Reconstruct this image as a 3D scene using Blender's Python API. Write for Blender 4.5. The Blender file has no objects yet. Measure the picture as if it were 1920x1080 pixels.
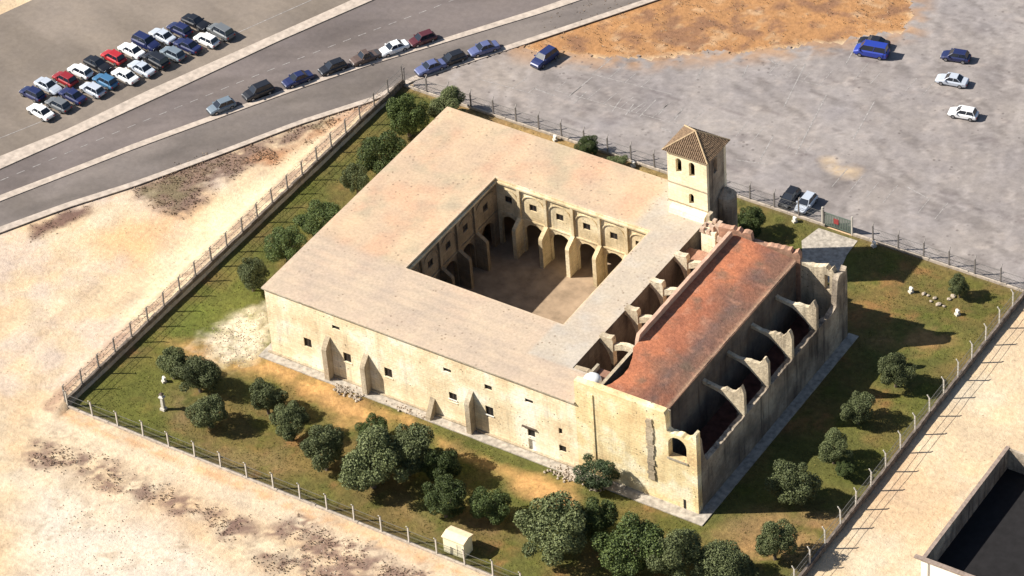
import bpy, bmesh, math, random
import numpy as np
from mathutils import Vector, Matrix
from mathutils.geometry import tessellate_polygon
SC=bpy.context.scene; COL=SC.collection
random.seed(7); RNG=np.random.default_rng(11)
CAM_LOC=(226.5811, -267.6313, 294.2155)
CAM_R=[[0.8431347, 0.5342721, -0.0606396], [-0.3006818, 0.5619657, 0.7705745], [0.4457738, -0.6314649, 0.6344587]]
LENS=127.156
D={'fence': [(-16.94, -21.14), (-16.93, 55.56), (77.36, 54.69), (78.4, -19.99)], 'gate': [(48.9, 54.65), (52.98, 54.32)], 'walk_up': [(-58.96, 11.58), (-52.44, 25.02), (-47.94, 37.36), (-40.87, 54.29), (-35.55, 67.16), (-30.2, 81.18), (-24.72, 95.56)], 'walk_lo': [(-56.93, 9.07), (-51.08, 23.28), (-44.34, 40.22), (-38.32, 55.91), (-32.51, 69.47), (-26.76, 82.96), (-21.24, 97.34)], 'med_up': [(-53.58, 4.94), (-46.79, 17.75), (-42.24, 26.72), (-36.35, 37.19), (-29.91, 48.48), (-23.91, 58.11), (-18.47, 66.39), (-10.46, 78.7), (-1.79, 93.58), (11.25, 117.13)], 'med_lo': [(-52.7, 3.85), (-46.06, 16.8), (-41.51, 25.75), (-35.7, 36.29), (-29.34, 47.66), (-23.42, 57.38), (-17.06, 66.69), (-9.04, 78.56), (-0.43, 92.78), (12.6, 116.27)], 'kerb_up': [(-49.35, -0.28), (-42.37, 12.06), (-37.13, 19.94), (-31.28, 30.21), (-25.16, 41.69), (-19.14, 51.05), (-17.03, 57.18), (-12.78, 64.21), (-8.8, 70.43), (-0.4, 83.92), (10.74, 102.31), (24.96, 124.16)], 'kerb_lo': [(-48.48, -1.35), (-41.65, 11.14), (-36.49, 19.09), (-30.71, 29.44), (-24.61, 40.89), (-18.59, 50.24), (-16.22, 56.63), (-11.83, 63.57), (-7.92, 69.88), (0.4, 83.31), (11.54, 101.67), (25.75, 123.48)], 'parkrow': [(-73.74, 29.8), (-66.89, 43.51)], 'Z': {'scrubA': [(-36.55, 18.93), (-35.33, 23.54), (-31.13, 30.02), (-26.44, 38.43), (-23.93, 42.48), (-20.64, 45.44), (-20.85, 41.24), (-21.84, 36.94), (-22.7, 33.14), (-25.48, 28.35), (-26.27, 23.33), (-27.53, 17.21), (-30.75, 16.79), (-34.53, 17.91)], 'rustA': [(-25.27, 31.78), (-22.73, 38.22), (-20.57, 45.34), (-19.24, 49.89), (-18.99, 45.62), (-20.42, 39.98), (-21.88, 31.97)], 'scrubB': [(-43.37, 5.84), (-41.37, 10.77), (-39.48, 13.33), (-38.54, 11.88), (-39.0, 9.45), (-40.34, 6.55), (-41.6, 3.59)], 'orangeA': [(-33.45, 9.2), (-30.57, 17.15), (-25.58, 22.39), (-24.59, 12.64), (-26.9, 6.37)], 'brightA': [(-21.26, 8.14), (-23.55, 19.59), (-21.33, 31.2), (-20.01, 41.95), (-18.24, 49.73), (-17.62, 51.43), (-16.88, 34.88), (-17.16, 20.41), (-16.85, 8.02), (-18.37, -4.95), (-21.49, -4.23)], 'scrubC': [(-17.14, -27.44), (-11.91, -27.17), (-8.16, -26.13), (-2.71, -26.8), (2.32, -27.0), (5.92, -27.52), (10.47, -27.18), (14.13, -27.31), (14.1, -28.91), (9.31, -29.95), (4.48, -29.91), (-0.1, -30.27), (-5.01, -30.23), (-9.38, -30.43), (-14.07, -31.33)], 'scrubD': [(18.59, -27.51), (18.91, -25.76), (20.09, -22.99), (22.86, -23.6), (26.98, -23.97), (32.99, -23.8), (39.17, -24.0), (43.09, -25.41), (32.11, -31.44), (26.16, -31.66), (22.31, -32.75), (20.14, -31.88), (22.4, -29.6), (22.76, -26.8), (20.25, -27.65)], 'scrubE': [(12.13, -29.46), (15.54, -26.54), (16.9, -28.44), (14.62, -30.73)], 'pathF': [(-20.26, -23.48), (-15.78, -22.19), (1.04, -22.01), (19.28, -21.84), (30.34, -22.13), (47.53, -21.95), (40.9, -26.61), (28.54, -26.24), (13.59, -26.01), (1.34, -25.69), (-12.22, -26.78), (-17.45, -27.05)], 'whiteF': [(-12.25, -33.64), (-6.71, -33.87), (4.19, -33.81), (15.12, -33.59), (24.91, -36.42), (0.52, -49.83)], 'orangeT': [(-7.32, 70.19), (-4.33, 70.32), (-1.03, 72.05), (3.31, 73.46), (8.96, 75.56), (13.56, 79.37), (21.09, 84.01), (25.77, 87.72), (30.32, 91.66), (38.15, 98.88), (32.58, 112.82), (-9.28, 91.22), (-7.03, 73.22)], 'brownT': [(8.88, 81.5), (29.3, 93.56), (29.2, 90.65), (20.78, 84.56), (11.46, 78.56)], 'graveW': [(-9.04, -2.32), (-8.97, 0.7), (-7.97, 4.23), (-5.5, 7.01), (-1.51, 1.73), (-2.09, -1.88), (-3.88, -4.6), (-6.77, -4.05)], 'soilW': [(-14.06, -5.02), (-8.02, -1.77), (-3.15, -5.02), (-0.29, -0.91), (11.95, -2.06), (17.17, -2.66), (22.05, -2.83), (31.05, -4.6), (39.71, -3.71), (45.84, -1.99), (48.58, -5.84), (44.41, -7.59), (36.61, -4.85), (31.05, -4.6), (24.92, -2.39), (20.34, -2.63), (19.12, -5.54), (15.63, -7.43), (11.03, -5.41), (5.18, -4.0), (0.43, -4.25), (-6.14, -6.64)], 'soilF': [(28.95, -15.49), (33.37, -15.21), (36.75, -13.36), (42.85, -11.08), (46.56, -12.21), (41.99, -16.79), (35.92, -19.07)], 'soilL': [(-6.68, -11.56), (-4.3, -11.42), (-1.32, -14.36), (-1.31, -16.61), (4.53, -19.02), (9.76, -15.07), (15.46, -16.37), (13.12, -19.81), (6.25, -21.38), (-1.89, -16.93), (-5.46, -14.33)], 'greenN': [(-14.77, -0.62), (-13.17, 11.22), (-8.18, 10.19), (-5.65, 4.27), (-9.22, -2.42), (-14.06, -5.02)], 'greenF': [(-15.54, -19.79), (-13.43, -5.87), (-9.12, -9.4), (-4.84, -17.4), (0.46, -21.22), (-10.12, -21.39)], 'soilR': [(65.37, -1.91), (66.87, 3.09), (77.7, 9.53), (79.18, 1.52), (74.93, -4.88)], 'soilR2': [(65.55, 37.8), (70.65, 45.23), (74.28, 42.49), (69.99, 37.87)], 'soilR3': [(69.76, 3.09), (74.17, 2.9), (73.52, -3.62), (68.92, -3.07)], 'soilB': [(-16.38, 54.87), (-3.23, 53.5), (9.27, 54.0), (27.03, 53.51), (26.15, 55.0), (8.97, 55.86), (-4.22, 55.03), (-16.41, 56.25)], 'soilN': [(-17.56, 35.85), (-15.85, 46.18), (-11.24, 44.54), (-12.36, 34.63), (-13.45, 24.95), (-14.6, 19.23), (-16.03, 26.16)], 'drive': [(47.91, 51.0), (48.58, 54.36), (54.27, 54.39), (54.41, 51.24), (55.75, 45.61), (52.41, 43.82), (50.03, 47.43)], 'lotpatch': [(41.94, 67.26), (42.75, 68.74), (44.99, 67.56), (47.4, 67.53), (47.59, 65.69), (45.46, 65.21)]}, 'trees': [(-8.13, -9.98, 2.03, 2.16, 'o', 'grey-green tree farthest left in the front garden, above the small lamp column'), (-3.62, -10.39, 2.57, 2.57, 'o', 'wide dark tree crown touching the far left garden tree, right beside the pale gravel'), (1.26, -15.31, 2.3, 2.43, 'o', 'grey-green tree right of the stone lamp column, below a touching pair of trees'), (6.33, -9.72, 2.3, 2.5, 'o', 'rounded tree standing alone on orange soil before the first facade buttress'), (11.69, -12.51, 2.23, 2.56, 'o', 'dark tree leaning against the tree below the first facade buttress'), (18.57, -14.81, 2.7, 2.97, 'o', 'pale grey-green tree at the left end of the big front clump'), (25.35, -14.47, 3.92, 3.65, 'o', 'largest broad crown in the middle of the front clump'), (20.57, -7.72, 1.89, 1.62, 'g', 'bright green small crown rising behind the broadest front tree'), (27.95, -10.55, 3.24, 3.38, 'o', 'tall dark crown joined to the right of the broadest front tree'), (32.2, -9.77, 2.36, 2.43, 'g', 'green rounded tree at the right end of the big front clump'), (35.8, -14.77, 2.64, 2.7, 'g', 'round tree just behind the cream utility hut, in front of the big clump'), (41.11, -12.75, 2.3, 2.3, 'g', 'loose green tree between the hut and the biggest lower clump'), (49.35, -2.2, 2.7, 2.3, 'd', 'dark spiky bush growing against the foot of the church front wall'), (51.18, -14.42, 4.19, 3.92, 'o', 'big grey-green tree at the left end of the lower right clump'), (53.37, -9.37, 2.57, 2.7, 'g', 'yellowish green tree pressed behind the big lower clump tree'), (59.91, -12.07, 3.78, 3.38, 'g', 'wide olive green tree in the middle of the lower right clump'), (64.96, -10.66, 3.11, 3.24, 'o', 'dull green tree right of the middle of the lower clump'), (70.33, -9.14, 3.11, 2.57, 'o', 'low round tree near the right end of the lower clump'), (72.71, -7.16, 1.49, 1.49, 'o', 'smallest grey shrub closing the right end of the lower clump'), (73.79, -2.35, 2.36, 2.72, 'o', 'upright tree standing alone on the grass off the church corner'), (71.3, 7.27, 2.84, 2.84, 'o', 'pale spreading tree on the right side lawn nearest the church corner'), (71.8, 15.56, 1.96, 2.16, 'o', 'pale grey-green tree second from the church corner on the right lawn'), (74.24, 13.71, 1.22, 1.08, 'g', 'low green shrub at the foot of a pale tree on the right lawn'), (70.93, 23.25, 2.09, 2.03, 'o', 'rounded dark green tree third from the church corner on the right lawn'), (71.84, 31.46, 2.16, 2.3, 'o', 'grey-green tree farthest back on the right side lawn'), (-9.42, 8.9, 2.09, 2.41, 'o', 'dark tree by the left wing just behind its front corner'), (-9.1, 16.35, 2.84, 1.89, 'g', 'low spreading tree second behind the front corner of the left wing'), (-8.52, 22.95, 2.84, 1.89, 'g', 'low bright green tree half hidden by the left wing roof edge'), (-8.82, 32.13, 1.82, 2.1, 'o', 'narrow tree beside the left wing, just below a dark spreading pair'), (-8.44, 37.61, 3.24, 2.7, 'g', 'dark spreading tree beside the back half of the left wing'), (-9.75, 46.08, 2.7, 3.11, 'g', 'tall dark tree in the garden corner behind the left wing'), (-7.25, 51.74, 2.43, 2.03, 'o', 'bushy dark tree behind the far roof corner beside the back fence'), (14.1, 53.42, 1.76, 1.22, 'g', 'small bushy green shrub at the back fence behind the convent roof'), (18.76, 53.37, 1.22, 0.68, 'o', 'low dark shrub right of the small green shrub at the back fence'), (41.51, 48.71, 2.09, 2.03, 'g', 'dark round tree between the bell tower and the back fence'), (70.97, 50.39, 1.35, 1.55, 'o', 'dark shrub by the back fence at the far right of the garden')], 'cars': [(-36.13, 38.88, -2.049, 'hatch', 'steel', 'steel grey car parked farthest left along the central kerb of the road'), (-33.54, 43.98, -2.024, 'suv', 'black', 'black car second from the left in the row along the central kerb'), (-30.38, 49.0, -2.049, 'sedan', 'navy', 'navy car third from the left in the row along the central kerb'), (-27.59, 53.56, -2.083, 'hatch', 'black', 'black car fourth from the left in the row along the central kerb'), (-24.83, 57.7, -2.083, 'pickup', 'brown', 'brown open-backed pickup between a black and a white car along the kerb'), (-22.58, 61.3, -2.083, 'sedan', 'white', 'white car with a dark windscreen near the top of the kerb row'), (-20.19, 64.99, -2.083, 'hatch', 'maroon', 'dark maroon car beyond the white one in the kerb row'), (-15.48, 59.89, -2.094, 'sedan', 'blue', 'blue-violet car nearest the garden corner beside the verge'), (-13.88, 62.99, -2.094, 'hatch', 'black', 'black car second from the garden corner beside the verge'), (-11.28, 67.05, -2.154, 'sedan', 'blue', 'blue car third from the garden corner beside the verge'), (-2.54, 69.05, -1.734, 'suv', 'navymix', 'navy car with pale bonnet alone at the orange verge of the car park'), (36.66, 91.33, -2.959, 'van', 'royal', 'royal blue van alone in the upper part of the car park'), (35.97, 93.24, -2.96, 'sedan', 'black', 'black car right behind the royal blue van'), (47.37, 95.66, -2.929, 'hatch', 'navy', 'dark navy car near the right edge of the car park'), (49.44, 90.48, -2.957, 'sedan', 'silver', 'silver car with dark windows below the navy one at the right'), (54.16, 84.51, -2.953, 'hatch', 'white', 'white car at the lower right of the car park'), (42.5, 56.09, -1.543, 'hatch', 'black', 'black car parked against the back fence beside a silver one'), (44.95, 56.24, -1.547, 'hatch', 'silver', 'silver-blue car parked against the back fence beside a black one'), (-60.26, 37.06, 2.996, 'hatch', 'white', 'white car at the back left of the crowded lot, left of a black one'), (-57.72, 38.67, 2.994, 'sedan', 'black', 'black car in the back row of the crowded lot left of the red one'), (-57.14, 41.13, 2.991, 'hatch', 'red', 'bright red car in the back row of the crowded lot'), (-55.42, 43.46, 2.989, 'sedan', 'white', 'white car right of the bright red one in the crowded lot'), (-54.75, 45.69, 2.986, 'suv', 'navy', 'navy car right of a white one in the back row of the crowded lot'), (-51.47, 45.95, 2.985, 'sedan', 'silver', 'pale silver car between two navy cars in the crowded lot'), (-49.68, 47.46, 2.984, 'hatch', 'steel', 'blue-grey car in the crowded lot near its right end'), (-47.66, 48.51, 2.982, 'sedan', 'navy', 'dark navy car at the right end of the crowded lot'), (-58.97, 34.18, 2.999, 'hatch', 'darkred', 'dark red car low at the left of the crowded lot'), (-55.67, 31.13, 3.002, 'sedan', 'navy', 'navy car at the left end of the front row in the crowded lot'), (-55.26, 34.01, 2.998, 'hatch', 'silver', 'silver car between a navy and a teal car in the front row'), (-53.7, 35.39, 2.997, 'hatch', 'teal', 'teal blue car in the front row of the crowded lot'), (-53.12, 37.81, 2.994, 'sedan', 'white', 'white car right of the teal blue one in the front row'), (-51.75, 40.08, 2.992, 'sedan', 'silver', 'long silver car midway along the front row of the crowded lot'), (-50.96, 43.64, 2.988, 'suv', 'black', 'black car right of the long silver one in the front row'), (-46.91, 45.46, 2.985, 'hatch', 'grey', 'grey car nearest the pavement at the right of the crowded lot'), (-56.72, 28.63, 3.004, 'hatch', 'grey', 'grey car beyond the left end of the front row'), (-57.84, 26.23, 3.007, 'sedan', 'white', 'white car farthest left in the front row of the lot'), (-61.38, 33.63, 3.0, 'sedan', 'silver', 'silver car beyond the dark red one at the left of the lot'), (-62.69, 30.96, 3.003, 'hatch', 'navy', 'navy car farthest left in the back row of the lot')], 'lines': [((5.2, 68.95), (4.66, 63.53)), ((11.32, 66.61), (11.73, 63.54)), ((13.43, 66.34), (13.77, 63.66)), ((15.64, 68.6), (15.62, 64.09)), ((17.55, 68.51), (17.69, 65.85)), ((19.84, 68.75), (20.22, 65.82)), ((6.28, 65.77), (6.14, 62.52)), ((14.73, 67.99), (13.85, 64.24)), ((17.62, 78.25), (18.13, 75.3)), ((22.83, 81.39), (23.52, 78.54)), ((29.65, 85.24), (31.82, 75.31)), ((35.59, 80.43), (38.38, 66.7)), ((33.63, 92.96), (34.62, 87.55)), ((24.5, 83.95), (26.84, 83.07)), ((33.74, 68.9), (34.75, 63.47)), ((54.56, 67.44), (58.16, 66.53)), ((31.93, 61.98), (36.14, 63.15)), ((42.07, 82.06), (43.47, 73.36)), ((19.53, 63.43), (21.54, 63.14)), ((-0.67, 63.09), (2.91, 62.89))], 'rows': [((2.26, 63.93), (22.72, 65.11), (2.72, 68.08)), ((4.87, 69.48), (17.02, 70.56), (5.22, 73.18)), ((26.32, 80.7), (35.53, 82.05), (26.25, 84.58)), ((29.32, 66.57), (43.19, 67.92), (29.16, 70.93)), ((37.23, 85.01), (49.42, 86.59), (37.21, 88.9)), ((45.93, 62.87), (63.05, 63.05), (45.88, 67.38)), ((-8.21, 61.24), (0.96, 61.87), (-7.6, 65.07))], 'lamps': [(65.09, 48.43, 'far side of the lawn beyond the church'), (8.26, 54.54, 'back fence beyond the roof between two posts'), (20.51, 54.37, 'back fence nearest the bell tower'), (45.2, 54.06, 'back fence below two cars'), (-8.85, -11.12, 'between the lamp column and two touching trees'), (56.62, 54.64, 'beside the paved drive at the gate'), (72.23, 47.25, 'right edge of the lawn near pale stones')], 'column': (-5.75, -15.4), 'shed': [(38.85, -19.96), (41.82, -19.78)], 'stones': [(67.32, 48.79), (68.27, 48.7), (69.32, 47.83), (70.05, 47.86), (70.02, 49.4), (70.2, 50.21), (68.15, 47.92), (66.7, 48.82), (70.58, 47.56), (70.8, 49.34)], 'rubble': [(12.03, -0.76), (15.46, -1.31), (-10.44, 81.51)], 'hut2': [(90.18, 2.68), (91.15, 10.03), (95.1, 2.28)], 'frame': [(-80.43, 45.38), (49.37, 112.65), (100.24, 9.02), (-5.11, -48.83)]}

# ------------------------------------------------------------- camera, sky, sun
cam_d=bpy.data.cameras.new('camera'); cam=bpy.data.objects.new('camera',cam_d); COL.objects.link(cam)
r,u,b=[Vector(v) for v in CAM_R]
M=Matrix.Identity(4)
for i in range(3): M[i][0]=r[i]; M[i][1]=u[i]; M[i][2]=b[i]; M[i][3]=CAM_LOC[i]
cam.matrix_world=M; cam_d.lens=LENS; cam_d.sensor_width=36; cam_d.clip_start=5; cam_d.clip_end=9000; SC.camera=cam
SUN_EL=math.radians(39.5); TH=math.radians(31)     # shadows run towards +X, turned 31 degrees to +Y
w=bpy.data.worlds.new('World'); SC.world=w; w.use_nodes=True; nt=w.node_tree
bg=nt.nodes['Background']; sky=nt.nodes.new('ShaderNodeTexSky'); sky.sky_type='NISHITA'; sky.sun_disc=False
sdir=Vector((-math.cos(TH)*math.cos(SUN_EL),-math.sin(TH)*math.cos(SUN_EL),math.sin(SUN_EL)))
sky.sun_elevation=SUN_EL; sky.sun_rotation=math.atan2(sdir.x,sdir.y)
nt.links.new(sky.outputs[0],bg.inputs[0]); bg.inputs[1].default_value=0.058
sl=bpy.data.lights.new('sun','SUN'); sl.energy=5.0; sl.angle=math.radians(.5); sl.color=(1,.94,.84)
so=bpy.data.objects.new('sun',sl); COL.objects.link(so); so.rotation_euler=sdir.to_track_quat('Z','Y').to_euler(); so.location=(0,-40,90)
SC.view_settings.view_transform='Standard'; SC.view_settings.look='None'; SC.view_settings.exposure=0.85; SC.view_settings.gamma=1; SC.view_settings.use_curve_mapping=False
# ------------------------------------------------------------- helpers
def link(name,me,m=None,parent=None,loc=(0,0,0),rotz=0):
    o=bpy.data.objects.new(name,me); COL.objects.link(o); o.location=loc; o.rotation_euler=(0,0,rotz)
    if parent is not None: o.parent=parent
    if m is not None and me is not None and len(me.materials)==0: me.materials.append(m)
    return o
def thing(name,label,cat,loc=(0,0,0),rotz=0,group=None):
    return tag(link(name,None,None,None,loc,rotz),label,cat,group)
def tag(o,label,cat,group=None):
    o['label']=label; o['category']=cat
    if group: o['group']=group
    return o
def structure(o): o['kind']='structure'; return o
def stuff(o,label=None,cat=None):
    o['kind']='stuff'
    if label: o['label']=label; o['category']=cat
    return o
def mesh_from(name,V,F,smooth=False):
    me=bpy.data.meshes.new(name); me.from_pydata([tuple(v) for v in V],[],F); me.update()
    if smooth: me.shade_smooth()
    return me
class MB:
    def __init__(s): s.V=[]; s.F=[]
    def add(s,V,F):
        k=len(s.V); s.V+=[tuple(v) for v in V]; s.F+=[tuple(i+k for i in f) for f in F]; return s
    def box(s,x0,x1,y0,y1,z0,z1,tap=0):
        t=tap; V=[(x0,y0,z0),(x1,y0,z0),(x1,y1,z0),(x0,y1,z0),(x0+t,y0+t,z1),(x1-t,y0+t,z1),(x1-t,y1-t,z1),(x0+t,y1-t,z1)]
        return s.add(V,[(3,2,1,0),(4,5,6,7),(0,1,5,4),(1,2,6,5),(2,3,7,6),(3,0,4,7)])
    def bar(s,a,b,r0,r1=None,n=6):
        r1=r0 if r1 is None else r1; a=Vector(a); b=Vector(b); d=(b-a).normalized(); p=d.orthogonal().normalized(); q=d.cross(p); V=[];F=[]
        for c,rr in ((a,r0),(b,r1)):
            for i in range(n): t=2*math.pi*i/n; V.append(c+(p*math.cos(t)+q*math.sin(t))*rr)
        for i in range(n): j=(i+1)%n; F.append((i,j,n+j,n+i))
        F.append(tuple(range(n))[::-1]); F.append(tuple(range(n,2*n)))
        return s.add(V,F)
    def prism(s,pts,axis,a0,a1):
        """pts (p,q) polygon extruded along axis ('x': pts are y,z ; 'y': pts are x,z ; 'z': pts are x,y)"""
        f={'x':lambda p,a:(a,p[0],p[1]),'y':lambda p,a:(p[0],a,p[1]),'z':lambda p,a:(p[0],p[1],a)}[axis]
        n=len(pts); V=[f(p,a0) for p in pts]+[f(p,a1) for p in pts]; F=[]
        for t in tessellate_polygon([[Vector((p[0],p[1],0)) for p in pts]]):
            F.append(tuple(t)); F.append(tuple(i+n for i in reversed(t)))
        for i in range(n): j=(i+1)%n; F.append((i,j,n+j,n+i))
        return s.add(V,F)
    def plate(s,outer,holes,axis,a0,a1):
        f={'x':lambda p,a:(a,p[0],p[1]),'y':lambda p,a:(p[0],a,p[1]),'z':lambda p,a:(p[0],p[1],a)}[axis]
        loops=[outer]+holes; P=[p for l in loops for p in l]; n=len(P)
        V=[f(p,a0) for p in P]+[f(p,a1) for p in P]; F=[]
        for t in tessellate_polygon([[Vector((p[0],p[1],0)) for p in l] for l in loops]):
            F.append(tuple(t)); F.append(tuple(i+n for i in reversed(t)))
        k=0
        for l in loops:
            m=len(l)
            for i in range(m): j=(i+1)%m; F.append((k+i,k+j,n+k+j,n+k+i))
            k+=m
        return s.add(V,F)
    def mesh(s,name,smooth=False):
        me=mesh_from(name,s.V,s.F); bm=bmesh.new(); bm.from_mesh(me); bmesh.ops.recalc_face_normals(bm,faces=bm.faces); bm.to_mesh(me); bm.free()
        if smooth: me.shade_smooth()
        return me
    def obj(s,name,m,parent=None,loc=(0,0,0),rotz=0,smooth=False): return link(name,s.mesh(name,smooth),m,parent,loc,rotz)
def rect(x0,x1,z0,z1): return [(x0,z0),(x1,z0),(x1,z1),(x0,z1)]
def arch(x0,x1,z0,z1,n=8,pointed=False):
    """opening x0..x1, springing so that its crown is at z1"""
    rr=(x1-x0)/2; cx=(x0+x1)/2; h=rr*(1.15 if pointed else 1); zs=z1-h
    pts=[(x0,z0),(x1,z0)]
    for i in range(n+1):
        t=math.pi*i/n; pts.append((cx+rr*math.cos(t), zs+h*math.sin(t)))
    return pts
def copy_tree(o,parent=None):
    c=o.copy(); COL.objects.link(c); c.parent=parent
    for ch in list(o.children): copy_tree(ch,c)
    return c
# ---- numpy noise / masks
def _hash(ix,iy,seed):
    h=(ix.astype(np.int64)*374761393+iy.astype(np.int64)*668265263+seed*1442695041)&0x7fffffff
    h=((h^(h>>13))*1274126177)&0x7fffffff
    return ((h^(h>>16))&0xffff)/65535.0
def vnoise(x,y,s=1.,seed=0):
    x=x/s;y=y/s;ix=np.floor(x);iy=np.floor(y);fx=x-ix;fy=y-iy;fx=fx*fx*(3-2*fx);fy=fy*fy*(3-2*fy)
    a=_hash(ix,iy,seed);b_=_hash(ix+1,iy,seed);c=_hash(ix,iy+1,seed);d=_hash(ix+1,iy+1,seed)
    return (a*(1-fx)+b_*fx)*(1-fy)+(c*(1-fx)+d*fx)*fy
def fbm(x,y,s=1.,seed=0,o=4):
    t=0;a=.5;n=0
    for i in range(o): t=t+a*vnoise(x+17.3*i,y-9.1*i,s,seed+i*7);n+=a;a*=.55;s*=.48
    return t/n
def sdist(x,y,P):
    """signed distance to polygon, negative inside"""
    P=np.array(P,float); d=np.full(x.shape,1e9); ins=np.zeros(x.shape,bool); n=len(P)
    for i in range(n):
        ax,ay=P[i];bx,by=P[(i+1)%n];ex,ey=bx-ax,by-ay
        t=np.clip(((x-ax)*ex+(y-ay)*ey)/(ex*ex+ey*ey+1e-12),0,1)
        d=np.minimum(d,np.hypot(x-ax-t*ex,y-ay-t*ey))
        if ay!=by: c=((ay>y)!=(by>y))&(x<(bx-ax)*(y-ay)/(by-ay)+ax); ins^=c
    return np.where(ins,-d,d)
def smask(x,y,P,soft=1.5,amp=3.,ns=4.,seed=3):
    d=sdist(x,y,P)+(fbm(x,y,ns,seed)-.5)*2*amp
    return np.clip(.5-d/(2*soft),0,1)
def mixc(c,col,m): return c*(1-m[:,None])+np.array(col)*m[:,None]
def grid_sheet(name,xs,ys,m,zf,cf,inside=None,parent=None,loc=(0,0,0)):
    X,Y=np.meshgrid(xs,ys); x=X.ravel();y=Y.ravel(); z=zf(x,y); c=np.clip(cf(x,y),0,1)
    nx,ny=len(xs),len(ys); i=np.arange(nx-1)[None,:]+np.arange(ny-1)[:,None]*nx; i=i.ravel()
    F=np.stack([i,i+1,i+1+nx,i+nx],1)
    if inside is not None:
        cx=x[F].mean(1);cy=y[F].mean(1); F=F[inside(cx,cy)]
        used=np.unique(F); mp=np.zeros(len(x),int); mp[used]=np.arange(len(used)); F=mp[F]; x,y,z,c=x[used],y[used],z[used],c[used]
    me=bpy.data.meshes.new(name); me.vertices.add(len(x)); me.vertices.foreach_set('co',np.stack([x,y,z],1).astype(np.float32).ravel())
    me.loops.add(F.size); me.loops.foreach_set('vertex_index',F.ravel().astype(np.int32)); me.polygons.add(len(F))
    me.polygons.foreach_set('loop_start',(np.arange(len(F))*4).astype(np.int32)); me.polygons.foreach_set('loop_total',np.full(len(F),4,np.int32))
    me.update(calc_edges=True); me.validate()
    at=me.color_attributes.new('col','FLOAT_COLOR','POINT'); at.data.foreach_set('color',np.concatenate([c,np.ones((len(c),1))],1).astype(np.float32).ravel())
    me.shade_smooth()
    return link(name,me,m,parent,loc)
# ------------------------------------------------------------- materials
def nodes(name):
    m=bpy.data.materials.new(name); m.use_nodes=True; t=m.node_tree; return m,t,t.nodes['Principled BSDF']
def N(t,k,**kw):
    n=t.nodes.new(k)
    for a,v in kw.items(): setattr(n,a,v)
    return n
def noise_node(t,scale,detail=6,rough=.6,vec=None):
    n=N(t,'ShaderNodeTexNoise'); n.inputs['Scale'].default_value=scale; n.inputs['Detail'].default_value=detail; n.inputs['Roughness'].default_value=rough
    if vec is not None: t.links.new(vec,n.inputs['Vector'])
    return n
def ramp(t,src,stops):
    n=N(t,'ShaderNodeValToRGB'); e=n.color_ramp.elements
    e[0].position,e[0].color=stops[0][0],(*stops[0][1],1) ; e[1].position,e[1].color=stops[-1][0],(*stops[-1][1],1)
    for p,c in stops[1:-1]: q=e.new(p); q.color=(*c,1)
    t.links.new(src,n.inputs[0]); return n
def mixn(t,a,b,f,mode='MIX'):
    n=N(t,'ShaderNodeMix',data_type='RGBA',blend_type=mode)
    for s,v in ((n.inputs[0],f),(n.inputs[6],a),(n.inputs[7],b)):
        if hasattr(v,'is_output'): t.links.new(v,s)
        elif isinstance(v,(int,float)): s.default_value=v
        else: s.default_value=(*v,1)
    return n.outputs[2]
G=lambda v:(v,v,v)
def coords(t,stretch=None):
    tc=N(t,'ShaderNodeTexCoord')
    if stretch is None: return tc.outputs['Object']
    mp=N(t,'ShaderNodeMapping'); mp.inputs['Scale'].default_value=stretch; t.links.new(tc.outputs['Object'],mp.inputs[0]); return mp.outputs[0]
def simple(name,c,rough=.8,metal=0,var=.15,scale=3,bump=.0,spec=.3):
    m,t,p=nodes(name); v=coords(t); n=noise_node(t,scale,vec=v)
    rp=ramp(t,n.outputs[0],[(.3,G(1-var)),(.7,G(1+var))]); t.links.new(mixn(t,c,rp.outputs[0],1.,'MULTIPLY'),p.inputs['Base Color'])
    p.inputs['Roughness'].default_value=rough; p.inputs['Metallic'].default_value=metal; p.inputs['Specular IOR Level'].default_value=spec
    if bump: bn=N(t,'ShaderNodeBump'); bn.inputs['Strength'].default_value=bump; bn.inputs['Distance'].default_value=.1; t.links.new(n.outputs[0],bn.inputs['Height']); t.links.new(bn.outputs[0],p.inputs['Normal'])
    return m
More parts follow.
